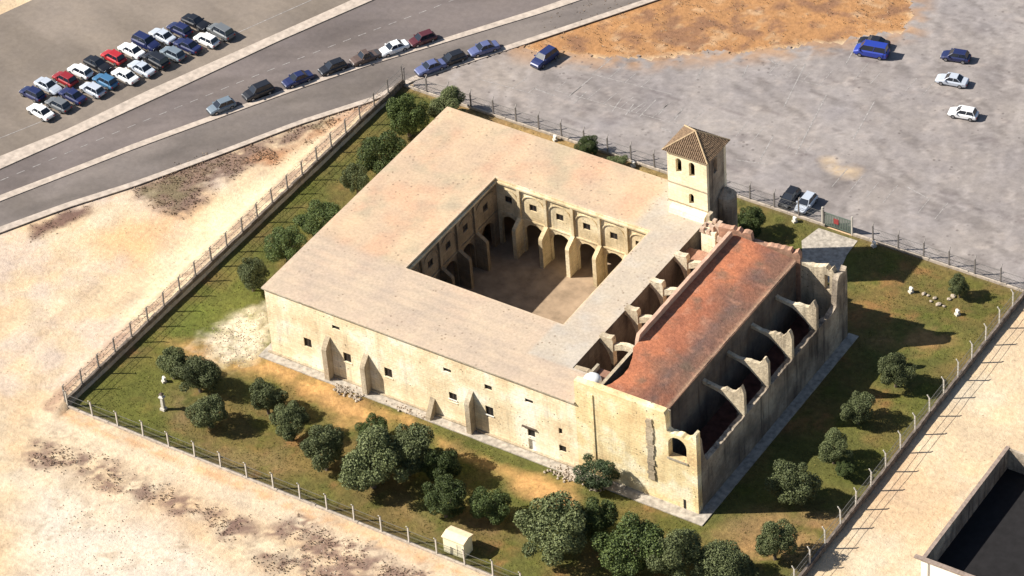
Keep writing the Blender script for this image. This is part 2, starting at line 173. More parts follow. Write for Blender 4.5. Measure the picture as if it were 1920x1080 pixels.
def painted(name,fine=2.5,var=.22,bump=.5,dist=.15,speck=None,rough=.95,stripe=None):
    """colour attribute x fine noise"""
    m,t,p=nodes(name); v=coords(t); at=N(t,'ShaderNodeAttribute',attribute_name='col')
    n=noise_node(t,fine,8,.72,v); rp=ramp(t,n.outputs[0],[(.25,G(1-var)),(.75,G(1+var))]); c=mixn(t,at.outputs['Color'],rp.outputs[0],1.,'MULTIPLY')
    n3=noise_node(t,fine*.12,5,.6,v); rp3=ramp(t,n3.outputs[0],[(.3,(1-.5*var,1-.5*var,1-.4*var)),(.7,(1+.4*var,1+.3*var,1+.1*var))]); c=mixn(t,c,rp3.outputs[0],1.,'MULTIPLY')
    if speck:
        sc,thr,colr,f=speck; vo=N(t,'ShaderNodeTexVoronoi'); vo.inputs['Scale'].default_value=sc; t.links.new(v,vo.inputs['Vector'])
        n2=noise_node(t,sc*.14,4,.6,v); ra=ramp(t,vo.outputs['Distance'],[(thr,G(f)),(thr+.08,G(0))]); rb=ramp(t,n2.outputs[0],[(.46,G(0)),(.58,G(1))])
        r2=N(t,'ShaderNodeMix',data_type='RGBA',blend_type='MULTIPLY'); r2.inputs[0].default_value=1; t.links.new(ra.outputs[0],r2.inputs[6]); t.links.new(rb.outputs[0],r2.inputs[7])
        c=mixn(t,c,colr,r2.outputs[2])
    if stripe:
        ax,per,amt=stripe; sx=N(t,'ShaderNodeSeparateXYZ'); t.links.new(v,sx.inputs[0]); q=N(t,'ShaderNodeMath',operation='MULTIPLY'); t.links.new(sx.outputs[ax],q.inputs[0]); q.inputs[1].default_value=2*math.pi/per
    t.links.new(c,p.inputs['Base Color']); p.inputs['Roughness'].default_value=rough; p.inputs['Specular IOR Level'].default_value=.15
    bn=N(t,'ShaderNodeBump'); bn.inputs['Strength'].default_value=bump; bn.inputs['Distance'].default_value=dist; t.links.new(n.outputs[0],bn.inputs['Height']); t.links.new(bn.outputs[0],p.inputs['Normal'])
    return m
def stone(name,a,b_,c_,streak=.35,pits=1.,bump=.6,streakcol=(.10,.085,.065)):
    """weathered masonry: blotches, vertical stains, pock marks, faint courses"""
    m,t,p=nodes(name); v=coords(t)
    n1=noise_node(t,.22,6,.6,v); rp=ramp(t,n1.outputs[0],[(.36,a),(.5,b_),(.62,c_)])
    n2=noise_node(t,2.6,9,.7,v); r2=ramp(t,n2.outputs[0],[(.3,G(.78)),(.7,G(1.14))]); c=mixn(t,rp.outputs[0],r2.outputs[0],1.,'MULTIPLY')
    vs=coords(t,(1.1,1.1,.10)); n3=noise_node(t,1.0,5,.6,vs); r3=ramp(t,n3.outputs[0],[(.52,G(0)),(.72,G(streak))]); c=mixn(t,c,streakcol,r3.outputs[0])
    vo=N(t,'ShaderNodeTexVoronoi'); vo.inputs['Scale'].default_value=1.5; vo.inputs['Randomness'].default_value=1; t.links.new(v,vo.inputs['Vector'])
    n4=noise_node(t,.3,4,.6,v); r4=ramp(t,n4.outputs[0],[(.47,G(0)),(.58,G(pits))])
    r5=ramp(t,vo.outputs['Distance'],[(.10,G(1)),(.18,G(0))]); mm=mixn(t,r4.outputs[0],r5.outputs[0],1.,'MULTIPLY'); c=mixn(t,c,(.12,.09,.06),mm)
    br=N(t,'ShaderNodeTexBrick'); br.inputs['Scale'].default_value=1; br.inputs['Brick Width'].default_value=.9; br.inputs['Row Height'].default_value=.38; br.inputs['Mortar Size'].default_value=.025
    br.inputs['Color1'].default_value=(1.05,1.04,1.0,1); br.inputs['Color2'].default_value=(.9,.9,.9,1); br.inputs['Mortar'].default_value=(.72,.70,.66,1)
    sx=N(t,'ShaderNodeSeparateXYZ'); t.links.new(v,sx.inputs[0]); ad=N(t,'ShaderNodeMath',operation='ADD'); t.links.new(sx.outputs[0],ad.inputs[0]); t.links.new(sx.outputs[1],ad.inputs[1])
    cb=N(t,'ShaderNodeCombineXYZ'); t.links.new(ad.outputs[0],cb.inputs[0]); t.links.new(sx.outputs[2],cb.inputs[1]); t.links.new(cb.outputs[0],br.inputs['Vector'])
    c=mixn(t,c,br.outputs[0],.55,'MULTIPLY')
    t.links.new(c,p.inputs['Base Color']); p.inputs['Roughness'].default_value=.95; p.inputs['Specular IOR Level'].default_value=.15
    bn=N(t,'ShaderNodeBump'); bn.inputs['Strength'].default_value=bump; bn.inputs['Distance'].default_value=.12; t.links.new(n2.outputs[0],bn.inputs['Height']); t.links.new(bn.outputs[0],p.inputs['Normal'])
    return m
MT={}
MT['ground']=painted('dry_soil',1.6,.26,.6,.25,(1.1,.10,(.20,.14,.09),.55))
MT['lawn']=painted('dry_grass',1.3,.42,.9,.25)
MT['lot']=painted('worn_asphalt',.9,.24,.4,.08,(.8,.11,(.10,.085,.08),.6))
MT['road']=painted('road_asphalt',1.2,.16,.3,.05)
MT['roof']=painted('lime_roof',2.6,.24,.3,.04,(1.3,.13,(.18,.13,.09),.75))
MT['red_roof']=painted('red_membrane_roof',2.6,.42,.8,.12,(.8,.09,(.07,.04,.035),.7))
MT['facade']=stone('ochre_plaster_masonry',(.72,.56,.36),(.83,.71,.49),(.88,.82,.68),.25,.9)
MT['church']=stone('yellow_limestone',(.66,.48,.26),(.78,.63,.36),(.85,.76,.55),.28,1.)
MT['court']=stone('court_limestone',(.52,.41,.25),(.68,.55,.35),(.76,.65,.45),.4,.5)
MT['court_shade']=stone('shaded_court_limestone',(.20,.16,.11),(.28,.22,.15),(.36,.29,.20),.6,.5)  # same limestone, with the courtyard shade painted into its tone
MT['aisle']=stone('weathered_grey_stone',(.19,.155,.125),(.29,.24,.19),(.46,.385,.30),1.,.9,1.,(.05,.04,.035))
MT['rubble']=stone('rubble_masonry',(.34,.29,.22),(.44,.38,.29),(.54,.48,.38),.4,.8,1.)
MT['cream']=stone('broken_cream_stone',(.40,.33,.24),(.56,.47,.34),(.66,.58,.44),.6,1.,1.)
MT['dim']=stone('shade_darkened_stone',(.10,.085,.075),(.15,.125,.105),(.20,.17,.14),.7,.5,.9,(.04,.03,.03))  # deep shade of nave and chapels put into the stone colour, plus streaks
MT['butt']=stone('buttress_stone',(.33,.27,.19),(.43,.35,.25),(.52,.45,.34),.5,.5,.8)
MT['tower']=stone('tower_plaster',(.80,.68,.46),(.85,.74,.52),(.88,.80,.62),.14,.25,.4)
MT['pave']=simple('stone_apron',(.36,.32,.27),.9,0,.4,1.6,.6)
MT['kerb']=simple('kerb_concrete',(.42,.355,.30),.9,0,.25,1.1,.3)
MT['line']=simple('worn_white_paint',(.27,.25,.24),.8,0,.45,2.5)
MT['dark']=simple('dark_opening_pane',(.02,.018,.018),.5,0,.2)
MT['frame']=simple('weathered_wood_frame',(.09,.065,.05),.8)
MT['whitefr']=simple('white_painted_frame',(.75,.72,.66),.6)
MT['tile']=simple('old_clay_tile',(.20,.135,.085),.9,0,.5,5,.5)
MT['ridge']=simple('pale_ridge_tile',(.38,.28,.17),.9,0,.3,4,.4)
MT['post']=simple('concrete_post',(.52,.48,.42),.9,0,.15,3,.2)
MT['postd']=simple('grey_steel_post',(.22,.20,.19),.6,.3,.2)
MT['wire']=simple('galvanised_wire',(.20,.195,.185),.6,.5,.1)
MT['bwall']=simple('low_rubble_wall',(.40,.34,.28),.95,0,.3,2,.7)
MT['bwall_shade']=simple('shaded_rubble_wall',(.17,.135,.11),.95,0,.5,1.4,1.)  # rubble wall darkened in colour to carry the shade on its garden faces
MT['white']=simple('white_dome_render',(.80,.80,.78),.7,0,.08,1.5)
MT['bark']=simple('olive_bark',(.13,.10,.075),.95,0,.3,6,.6)
MT['shed']=simple('cream_render',(.80,.74,.52),.85,0,.06,2)
MT['shedroof']=simple('cream_roof_slab',(.76,.60,.40),.85,0,.1,2)
MT['gate']=simple('green_grey_gate_metal',(.17,.21,.18),.5,.4,.15)
MT['redsign']=simple('faded_red_sign',(.30,.05,.05),.6,0,.1)
MT['steel']=simple('lamp_housing',(.65,.65,.64),.4,.2,.05)
MT['rock']=simple('pale_rock',(.36,.30,.235),.95,0,.25,2,.8)
MT['soilfloor']=simple('reddish_rubble_floor',(.10,.045,.035),.95,0,.5,.8,.9)
MT['courtfloor']=simple('court_earth_floor',(.31,.225,.15),.95,0,.3,.5,.5)
def leafm(name,a,b_,tr=.15):
    m,t,p=nodes(name); oi=N(t,'ShaderNodeObjectInfo'); ge=N(t,'ShaderNodeNewGeometry')
    rp=ramp(t,ge.outputs['Random Per Island'],[(0,a),(1,b_)]); r2=ramp(t,oi.outputs['Random'],[(0,G(.8)),(1,G(1.25))])
    t.links.new(mixn(t,rp.outputs[0],r2.outputs[0],1.,'MULTIPLY'),p.inputs['Base Color']); p.inputs['Roughness'].default_value=.6; p.inputs['Specular IOR Level'].default_value=.25
    return m
LEAF={'o':leafm('olive_leaves',(.048,.062,.024),(.15,.17,.07)),'g':leafm('green_leaves',(.028,.045,.012),(.095,.125,.035)),'d':leafm('dark_leaves',(.02,.035,.014),(.08,.11,.05))}
MT['grassm']=leafm('grass_blades',(.07,.085,.015),(.24,.19,.06))
MT['weed']=leafm('dry_weeds',(.20,.135,.09),(.48,.36,.25))
# ------------------------------------------------------------- ground
Z=D['Z']; FX0,FY0=-17.,-20.6; FX1,FY1=77.9,55.1
PALE=np.array((.54,.42,.28))
def berm(x,y):
    d=FX0-x; h=.95*np.clip(1-d/3.4,0,1)**1.0*(d>=0); h=h*np.clip((y+24)/4,0,1)*np.clip((54-y)/6,0,1)
    return h*(.93+.12*vnoise(x,y,2.2,5))
def ground_z(x,y):
    near=np.clip(1-np.maximum(np.abs(x),np.abs(y))/260,0,1)
    ins=(x>FX0)&(x<FX1)&(y>FY0)&(y<FY1)
    z=berm(x,y)+(fbm(x,y,3.,9)-.5)*.25*near
    soil=sdist(x,y,D['walk_up'][:1]+[(-90,20),(-60,130),(200,200),(200,FY1),(-16,FY1)]+D['kerb_lo'][:7][::-1])
    flat=np.clip(soil/1.5,0,1); z=z*flat-.03-(1-flat)*.1
    return np.where(ins,-.25,z)
def ground_c(x,y):
    c=np.tile(PALE,(len(x),1)); n=fbm(x,y,14,21); n2=fbm(x,y,5,33); n3=fbm(x,y,1.2,44)
    left=(x<FX0); k1=fbm(x*.22,y,1.3,101); k2=fbm(x,y*.22,1.5,103); c=mixc(c,(.40,.31,.22),np.clip((k1-.52)*5,0,1)*(y<-21)*.55); c=mixc(c,(.42,.31,.22),np.clip((k2-.52)*5,0,1)*left*(y>-21)*.5); c=mixc(c,(.52,.36,.22),np.clip((n-.42)*3,0,1)*.85)
    c=mixc(c,(.58,.50,.37),np.clip((n2-.5)*4,0,1)*.7)
    c=mixc(c,(.50,.42,.37),np.clip((fbm(x,y,7,77)-.55)*5,0,1)*np.where(left,.6,.1))
    S=lambda k,*a:smask(x,y,Z[k],*a)
    c=mixc(c,(.58,.36,.18),S('orangeA',3,4,6)*.75)
    c=mixc(c,(.70,.60,.40),S('brightA',2.2,3.5,5)*.85)
    brn=np.array((.16,.105,.085)); mott=lambda k:np.clip((fbm(x,y,1.6,k)-.22)*5,0,1)
    c=mixc(c,brn,S('scrubA',1.,2.2,3)*mott(5)*.92); c=mixc(c,(.13,.12,.06),S('scrubA',1.,2.2,3)*np.clip((fbm(x,y,3,55)-.56)*6,0,1)*.6)
    c=mixc(c,(.40,.21,.11),S('rustA',1.2,2,3)*mott(6)*.8)
    c=mixc(c,(.12,.065,.055),S('scrubB',.6,1,2)*.9)
    c=mixc(c,(.60,.50,.37),S('pathF',1.5,1.5,4)*.6); c=mixc(c,(.60,.53,.44),S('whiteF',3,3,6)*.85)
    for k in ('scrubC','scrubD','scrubE'): c=mixc(c,(.19,.12,.095),S(k,.9,2.4,1.8)*np.clip((fbm(x,y,.9,8)-.36)*7,0,1)*.9)
    c=mixc(c,(.36,.28,.20),np.clip((fbm(x,y,1.,91)-.53)*7,0,1)*((y<-24)&(x<60))*(.25+.5*np.clip((fbm(x,y,6,95)-.45)*5,0,1)))
    d=np.abs(FX0-1.6-x); c=mixc(c,(.27,.175,.125),np.clip(1.3-d/1.5,0,1)*np.clip((n3-.15)*3,0,1)*.85*(y>-23)*(y<56))
    d=np.abs(y-FY0+1.6); c=mixc(c,(.52,.30,.15),np.clip(1.1-d/1.1,0,1)*np.clip((n3-.35)*4,0,1)*.8*(x>-17)*(x<78))
    c=mixc(c,(.36,.19,.085),S('orangeT',.8,1.2,2)*(.6+.4*mott(12))); c=mixc(c,(.20,.11,.07),S('orangeT',.8,1.2,2)*np.clip((fbm(x,y,2,14)-.5)*6,0,1)*.8)
    far=np.clip((np.hypot(x-10,y-20)-110)/60,0,1); c=mixc(c,(.40,.33,.24),far*.6)
    return c*(.93+.14*n3)[:,None]
ext=np.array([20,50,110,220,450,900,1800,3500.]); 
xs=np.concatenate([-100-ext[::-1],np.arange(-100,125,.5),125+ext]); ys=np.concatenate([-62-ext[::-1],np.arange(-62,135,.5),135+ext])
structure(grid_sheet('ground',xs,ys,MT['ground'],ground_z,ground_c))
def lawn_c(x,y):
    c=np.tile(np.array((.10,.102,.028)),(len(x),1)); n=fbm(x,y,6,3)
    c=mixc(c,(.165,.115,.042),np.clip((fbm(x,y,7,13)-.42)*4,0,1)*.8); c=mixc(c,(.26,.135,.055),np.clip((fbm(x,y,4,23)-.66)*7,0,1)*.7)
    c=mixc(c,(.088,.10,.02),np.clip((fbm(x,y,3,29)-.55)*6,0,1)*.7)
    S=lambda k,*a:smask(x,y,Z[k],*a); m1=np.clip((fbm(x,y,2,61)-.3)*4,0,1)
    c=mixc(c,(.115,.14,.026),S('greenN',1.5,2,3)*.7); c=mixc(c,(.11,.115,.024),S('greenF',2,2,4)*.6)
    c=mixc(c,(.46,.27,.11),S('soilW',1.3,1.6,3)*(.45+.55*m1)); c=mixc(c,(.22,.145,.07),S('soilF',1.5,2,3)*.5*m1); c=mixc(c,(.24,.16,.08),S('soilL',1.5,2,3)*.55*m1)
    c=mixc(c,(.30,.19,.09),S('soilR',1.5,2,3)*.6*m1)
    for k in ('soilR2','soilR3'): c=mixc(c,(.30,.18,.08),S(k,1.5,2,3)*.75*m1)
    c=mixc(c,(.42,.27,.12),S('soilB',.8,.8,2)*.8)
    c=mixc(c,(.62,.54,.40),S('graveW',1.6,2.4,1.5)*(.35+.65*np.clip((fbm(x,y,.9,71)-.25)*4,0,1)))
    ed=np.minimum(np.minimum(x-FX0,FX1-x),np.minimum(y-FY0,FY1-y)); c=mixc(c,(.16,.12,.06),np.clip(1-ed/1.0,0,1)*.6)
    return c*(.85+.3*fbm(x,y,1.,5))[:,None]
structure(grid_sheet('lawn',np.arange(FX0,FX1+.01,.4),np.arange(FY0,FY1+.01,.4),MT['lawn'],lambda x,y:(fbm(x,y,2.5,7)-.5)*.12,lawn_c,lambda x,y:~((x>.3)&(x<61.5)&(y>.3)&(y<41.5)&((x<41)|(y<33)))))
# car park
lotpoly=D['kerb_lo'][6:]+[(60,230),(260,230),(260,FY1+.45),(-15.6,FY1+.45)]
def lot_c(x,y):
    c=np.tile(np.array((.235,.212,.205)),(len(x),1)); c=mixc(c,(.29,.265,.258),np.clip((fbm(x,y,12,2)-.45)*4,0,1)*.7)
    c=mixc(c,(.18,.16,.155),np.clip((fbm(x,y*2.2,9,8)-.5)*5,0,1)*.35); c=mixc(c,(.12,.10,.10),np.clip((fbm(x*.7,y*2.4,3,18)-.62)*9,0,1)*.45)
    c=mixc(c,(.34,.30,.28),np.clip((fbm(x,y,1.6,28)-.64)*9,0,1)*.6); c=mixc(c,(.45,.34,.22),smask(x,y,Z['lotpatch'],.8,1,1.5)*.8)
    c=mixc(c,(.33,.28,.24),np.clip(1-(x+12)/14,0,1)*.5)
    k=fbm(x+.5*y,(y-.5*x)*.2,1.1,66); c=mixc(c,(.33,.30,.29),np.clip((k-.58)*8,0,1)*.5); k=fbm((x-.4*y)*.25,y+.4*x,1.3,67); c=mixc(c,(.13,.115,.11),np.clip((k-.6)*8,0,1)*.5)
    c=mixc(c,(.36,.21,.11),np.clip(1-sdist(x,y,Z['orangeT'])/4,0,1)*np.clip((fbm(x,y,1.5,68)-.35)*5,0,1)*.8)
    return c
structure(grid_sheet('car_park',np.arange(-20,150,.5),np.arange(FY1+.4,175,.5),MT['lot'],lambda x,y:x*0+.012,lot_c,lambda x,y:(sdist(x,y,lotpoly)<0)&(sdist(x,y,Z['orangeT'])+(fbm(x,y,2,51)-.5)*2.5>0)))
def strip(name,A,B_,m,z,colf=None,h=0):
    """band between two polylines of equal meaning, resampled"""
    def res(P,n=60):
        P=np.array(P); s=np.r_[0,np.cumsum(np.hypot(*np.diff(P,axis=0).T))]; t=np.linspace(0,s[-1],n); return np.stack([np.interp(t,s,P[:,0]),np.interp(t,s,P[:,1])],1)
    a=res(A);b_=res(B_);n=len(a);K=5;V=[];C=[]
    for i in range(n):
        for k in range(K):
            f=k/(K-1); V.append((*(a[i]*(1-f)+b_[i]*f),z))
    F=[(i*K+k,i*K+k+1,(i+1)*K+k+1,(i+1)*K+k) for i in range(n-1) for k in range(K-1)]
    mb=MB(); mb.add(V,F)
    if h:
        for e in (0,K-1):
            q=len(mb.V); mb.V+=[V[i*K+e] for i in range(n)]+[(*V[i*K+e][:2],z-h) for i in range(n)]; mb.F+=[(q+i,q+i+1,q+n+i+1,q+n+i) for i in range(n-1)]
    me=mb.mesh(name)
    if colf is not None:
        v=np.array([q.co[:] for q in me.vertices]); c=colf(v[:,0],v[:,1]); at=me.color_attributes.new('col','FLOAT_COLOR','POINT'); at.data.foreach_set('color',np.concatenate([c,np.ones((len(c),1))],1).astype(np.float32).ravel())
    return structure(link(name,me,m))
def asph(k):
    def f(x,y):
        c=np.tile(np.array(k),(len(x),1)); c=mixc(c,np.array(k)*1.35,np.clip((fbm(x,y,8,4)-.45)*4,0,1)*.6); q=fbm(x*.9-y*.42,(x*.42+y*.9)*.12,1.2,44); c=mixc(c,np.array(k)*1.5,np.clip((q-.55)*7,0,1)*.5); c=mixc(c,np.array(k)*.62,np.clip((.42-q)*7,0,1)*.5); return mixc(c,np.array(k)*.7,np.clip((fbm(x,y,5,6)-.55)*5,0,1)*.6)
    return f
off=lambda P,dx,dy:[(a+dx,c+dy) for a,c in P]
strip('side_road',off(D['walk_up'],-28,11),off(D['walk_up'],.1,0),MT['road'],.010,asph((.19,.16,.135)))
strip('pavement',D['walk_up'],D['walk_lo'],MT['kerb'],.13,None,.14)
strip('road',off(D['walk_lo'],-.1,0),off(D['med_up'],.1,0),MT['road'],.010,asph((.135,.115,.11)))
strip('kerb_strip',D['med_up'],D['med_lo'],MT['kerb'],.13,None,.14)
strip('lane_road',off(D['med_lo'],-.1,0),off(D['kerb_up'],.1,0),MT['road'],.010,asph((.15,.13,.12)))
strip('edge_kerb',D['kerb_up'],D['kerb_lo'],MT['kerb'],.12,None,.13)
# dark gutter line at the pavement, worn markings
strip('gutter',D['walk_lo'],off(D['walk_lo'],.16,-.06),simple('dark_gutter',(.07,.06,.055),.9),.016)
mb=MB()
def pline(a,b_,wd=.12,z=.024):
    a=np.array(a);b_=np.array(b_);d=(b_-a)/np.linalg.norm(b_-a);nn=np.array([-d[1],d[0]])*wd/2; mb.add([(*(a-nn),z),(*(b_-nn),z),(*(b_+nn),z),(*(a+nn),z)],[(0,1,2,3)])
for a,b_ in D['lines']: pline(a,b_,.17)
for a,b_,c_ in D['rows']:
    a,b_,c_=[np.array(q) for q in (a,b_,c_)]; Lr=np.linalg.norm(b_-a); dr_=(c_-a)/np.linalg.norm(c_-a)
    for k in range(int(Lr/2.5)+1):
        if random.random()<.75: q=a+(b_-a)/Lr*2.5*k; e_=random.uniform(2.2,4.6); pline(q,q+dr_*e_,.1)
    if random.random()<.6: pline(a+dr_*.1,b_+dr_*.1,.1,.027)
structure(mb.obj('parking_marking',MT['line'])); mb=MB()
P1=np.array(D['walk_lo']);P2=np.array(D['med_up'])
for k in range(1,6):
    pass
def midline(A,B_,f,n=46,duty=.5):
    A=np.array(A);B_=np.array(B_)
    def rs(P):
        s=np.r_[0,np.cumsum(np.hypot(*np.diff(P,axis=0).T))]; t=np.linspace(0,s[-1],n); return np.stack([np.interp(t,s,P[:,0]),np.interp(t,s,P[:,1])],1)
    a=rs(A);b_=rs(B_);m_=a*(1-f)+b_*f
    for i in range(n-1): pline(m_[i],m_[i]*(1-duty)+m_[i+1]*duty,.13,.026)
midline(D['walk_lo'],D['med_up'],.42); midline(off(D['walk_up'],-3.6,1.4),off(D['walk_up'],-3.6,1.4),0.,46,1.)
structure(mb.obj('lane_marking',MT['line']))
# ring of paving round the building, drive at the gate
mb=MB(); mb.plate([(-1.2,-1.45),(63.5,-1.6),(63.4,37.6),(62.0,37.6),(62.02,.0),(-.02,-.0),(-.02,10),(-1.2,10)],[],'z',-.1,.14); structure(mb.obj('apron_pavement',MT['pave']))
dr=Z['drive']; mb=MB(); mb.add([(*p_,.05) for p_ in dr],[tuple(range(len(dr)))]); structure(mb.obj('paved_drive',MT['pave']))
# ------------------------------------------------------------- convent
H=10.8; L=42.0; C0,C1,D0,D1=13.6,36.75,11.5,32.3; WV=41.87; WC=45.48; HC=14.3; WN=57.9; W=62.1
conv=thing('convent_building','square ochre convent with flat pale roof around a shaded courtyard','building')
front_w=[(5.3,6.45,3.3,4.75),(11.3,12.45,3.3,4.75),(17.45,18.6,3.35,4.8),(27.0,28.15,3.3,4.75),(32.3,33.45,3.0,4.75)]
upper_w=[(10.05,11.2,8.1,8.68),(26.5,27.65,7.9,8.48),(32.45,33.5,7.5,8.25),(38.25,39.4,7.85,8.4)]
extra_w=[(42.85,43.35,4.7,5.6),(42.75,43.75,1.85,2.85),(38.3,39.35,2.4,3.6)]
door=(38.3,39.35,.14,1.95)
holes=[rect(*q) for q in front_w+upper_w+extra_w+[door]]
MB().plate(rect(0,WC,-.3,H-.2),holes,'y',0,.7).obj('front_wall',MT['facade'],conv)
def window(par,x0,x1,z0,z1,y,bars=True,face='y',flip=1):
    """frame ring with a pane as its child; face 'y': wall runs along x at y, 'x': wall runs along y at x"""
    dd=.1; f=.04; a0,a1=sorted((y+flip*.14,y+flip*(.14+dd)))
    o=MB().plate(rect(x0+.004,x1-.004,z0+.004,z1-.004),[rect(x0+f,x1-f,z0+f,z1-f)],face,a0,a1)
    if bars: (o.box((x0+x1)/2-.03,(x0+x1)/2+.03,a0+.01,a1-.01,z0+f,z1-f) if face=='y' else o.box(a0+.01,a1-.01,(x0+x1)/2-.03,(x0+x1)/2+.03,z0+f,z1-f))
    o=o.obj('window',MT['frame'],par); q=a0+.05
    m_=MB(); 
    if face=='y': m_.box(x0+f,x1-f,a1-.05,a1-.02,z0+f,z1-f)
    else: m_.box(*( (a0+.02,a0+.05) if flip<0 else (a1-.05,a1-.02)),x0+f,x1-f,z0+f,z1-f)
    m_.obj('pane',MT['dark'],o); return o
for q in front_w+upper_w: window(conv,*q,0,q[3]-q[2]>1)
for q in extra_w: window(conv,*q,0,False)
for q in front_w[3:]: MB().box(q[0]-.06,q[1]+.06,-.1,-.003,q[2]+.30,q[2]+.44).obj('window_bar',MT['whitefr'],conv)
for q in front_w[1:4]: MB().box(q[0]-.05,q[1]+.08,-.09,.02,q[2]-.12,q[2]-.003).obj('sill',MT['facade'],conv)
d_=MB().box(door[0],door[1],.25,.33,door[2],door[3]).obj('door',MT['whitefr'],conv); MB().box(door[1]-.2,door[1]-.12,.19,.25,1.0,1.1).obj('handle',MT['frame'],d_)
MB().prism([(37.6,3.75),(39.6,3.75),(39.6,3.9),(37.6,3.9)],'y',-.22,-.003).obj('door_canopy',MT['frame'],conv)
# outer left and back walls
lw=[(6,7.1,6.3,7.6),(14,15.1,6.3,7.6),(22,23.1,6.3,7.6),(30,31.1,6.3,7.6),(10,11.1,2.3,3.6),(26,27.1,2.3,3.6)]
MB().plate(rect(.703,L,-.3,H-.2),[rect(*q) for q in lw],'x',0,.7).obj('side_wall',MT['facade'],conv)
for q in lw: window(conv,*q,0,True,'x',1)
bw=[(6,7.1,6.3,7.6),(16,17.1,6.3,7.6),(26,27.1,6.3,7.6)]
MB().plate(rect(.703,WV,-.3,H-.2),[rect(*q) for q in bw],'y',L-.7,L-.003).obj('back_wall',MT['facade'],conv)
# wall towards the chapels
MB().plate(rect(.703,L-.71,-.3,H-.2),[],'x',WV-.7,WV).obj('chapel_side_wall',MT['dim'],conv)
# court walls with arcades
px=[C0+3.5+4.03*i for i in range(5)]
edges=[C0]+px+[C1]
def court_wall(name,axis,at,out,lo,hi,posts,visible=True):
    """out=+1/-1: direction in which the face looks; wall is .7 thick behind it"""
    e=[lo]+posts+[hi]; hs=[]; mw=MT['court'] if axis=='y' else MT['court_shade']
    for i in range(len(e)-1):
        a,b_=e[i],e[i+1]; m_=(a+b_)/2; 
        if b_-a<2.2: continue
        wdt=min(1.6,(b_-a)/2-.42); hs.append(arch(m_-wdt,m_+wdt,.0,4.95,10,True)); hs.append(rect(m_-.55,m_+.55,7.25,8.3))
    a0,a1=sorted((at,at-out*.6)); hs=[[ (p_[0],p_[1]+.003 if p_[1]==0 else p_[1]) for p_ in h_] for h_ in hs]
    MB().plate(rect(lo-.6,hi+.6,-.3,H-.22),hs,axis,a0,a1).obj(name,mw,conv)
    for i in range(len(e)-1):
        a,b_=e[i],e[i+1]; m_=(a+b_)/2
        if b_-a<2.2: continue
        window(conv,m_-.55,m_+.55,7.25,8.3,at,True,axis,-out)
        # blind arch moulding over the window and bed mould
        o=MB(); rr=(b_-a)/2-.36; n=10; pts=[(m_+rr*math.cos(math.pi*k/n),8.35+min(rr,1.5)*math.sin(math.pi*k/n)*.85) for k in range(n+1)]+[(m_+(rr-.12)*math.cos(math.pi*k/n),8.3+(min(rr,1.5)-.12)*math.sin(math.pi*k/n)*.85) for k in range(n,-1,-1)]
        b0,b1=sorted((at+out*.003,at+out*.12)); o.prism(pts,axis,b0,b1).obj('arch_moulding',mw,conv)
        o=MB(); b0,b1=sorted((at+out*.003,at+out*.16))
        (o.box(a+.3,b_-.3,b0,b1,5.45,5.65) if axis=='y' else o.box(b0,b1,a+.3,b_-.3,5.45,5.65)).obj('string_course',mw,conv)
    for q in posts:
        b0,b1=sorted((at+out*.003,at+out*.3)); o=MB(); (o.box(q-.2,q+.2,b0,b1,5.2,H-.62) if axis=='y' else o.box(b0,b1,q-.24,q+.24,5.2,H-.62)).obj('pilaster',mw,conv)
        # ground floor pier: buttress with sloped cap, stands 2 m in front of the wall
        t=[(at+out*.003,0),(at+out*1.85,0),(at+out*1.85,4.5),(at+out*1.7,4.8),(at+out*.3,5.7),(at+out*.003,5.9)]
        MB().prism(t,'x' if axis=='y' else 'y',q-.28,q+.28).obj('pier',mw,conv)
court_wall('court_back_wall','y',D1,-1,C0,C1,px)
py=[D0+3.2+4.05*i for i in range(5)]
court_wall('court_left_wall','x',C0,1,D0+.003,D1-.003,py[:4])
court_wall('court_front_wall','y',D0,1,C0,C1,px)
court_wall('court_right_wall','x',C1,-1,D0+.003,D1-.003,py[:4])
o=MB()
for (a,b_,c,d) in ((C0-.4,C0+.32,D0-.4,D1+.4),(C1-.32,C1+.4,D0-.4,D1+.4),(C0+.323,C1-.323,D0-.4,D0+.32),(C0+.323,C1-.323,D1-.32,D1+.4)): o.box(a,b_,c,d,H-.62,H-.38)
o.obj('court_cornice',MT['court'],conv)
MB().box(.7,WV-.7,.7,L-.7,-.3,.02).obj('gallery_floor',MT['courtfloor'],conv)
# flat roof ring with colour patches
def roof_c(x,y):
    c=np.tile(np.array((.475,.355,.25)),(len(x),1)); c=mixc(c,(.50,.385,.26),np.clip((fbm(x,y,7,5)-.42)*4,0,1)*.7); c=mixc(c,(.50,.32,.215),np.clip((fbm(x,y,4,15)-.52)*5,0,1)*.75)
    c=mixc(c,(.36,.31,.22),np.clip((fbm(x,y,3,25)-.55)*5,0,1)*.6)
    fr=np.clip((D0-y+1)/2,0,1)*1.; c=mixc(c,(.46,.37,.29),fr*.75); st=.5+.5*np.sin((y+.5*fbm(x,y,2,3))*2*math.pi/1.6); c=mixc(c,(.38,.31,.245),fr*st*np.clip(fbm(x,y,3,35)*2-.3,0,1)*.75)
    gr=np.clip((x-33.6+(y<D1)*99*(x<C1-1)*-1)/1.2+ (fbm(x,y,3,45)-.5)*1.5,0,1)*(y>5); c=mixc(c,(.42,.37,.305),gr*.85)
    c=mixc(c,(.43,.40,.36),gr*np.clip((fbm(x,y,2,65)-.5)*5,0,1)*.5)
    ed=np.minimum(np.minimum(np.abs(x),np.abs(y)),np.abs(sdist(x,y,[(C0,D0),(C1,D0),(C1,D1),(C0,D1)]))); c=mixc(c,(.60,.47,.34),np.clip(1-ed/.5,0,1)*.5)
    return c
def roofz(x,y): return H+(fbm(x,y,5,8)-.5)*.06+x*0
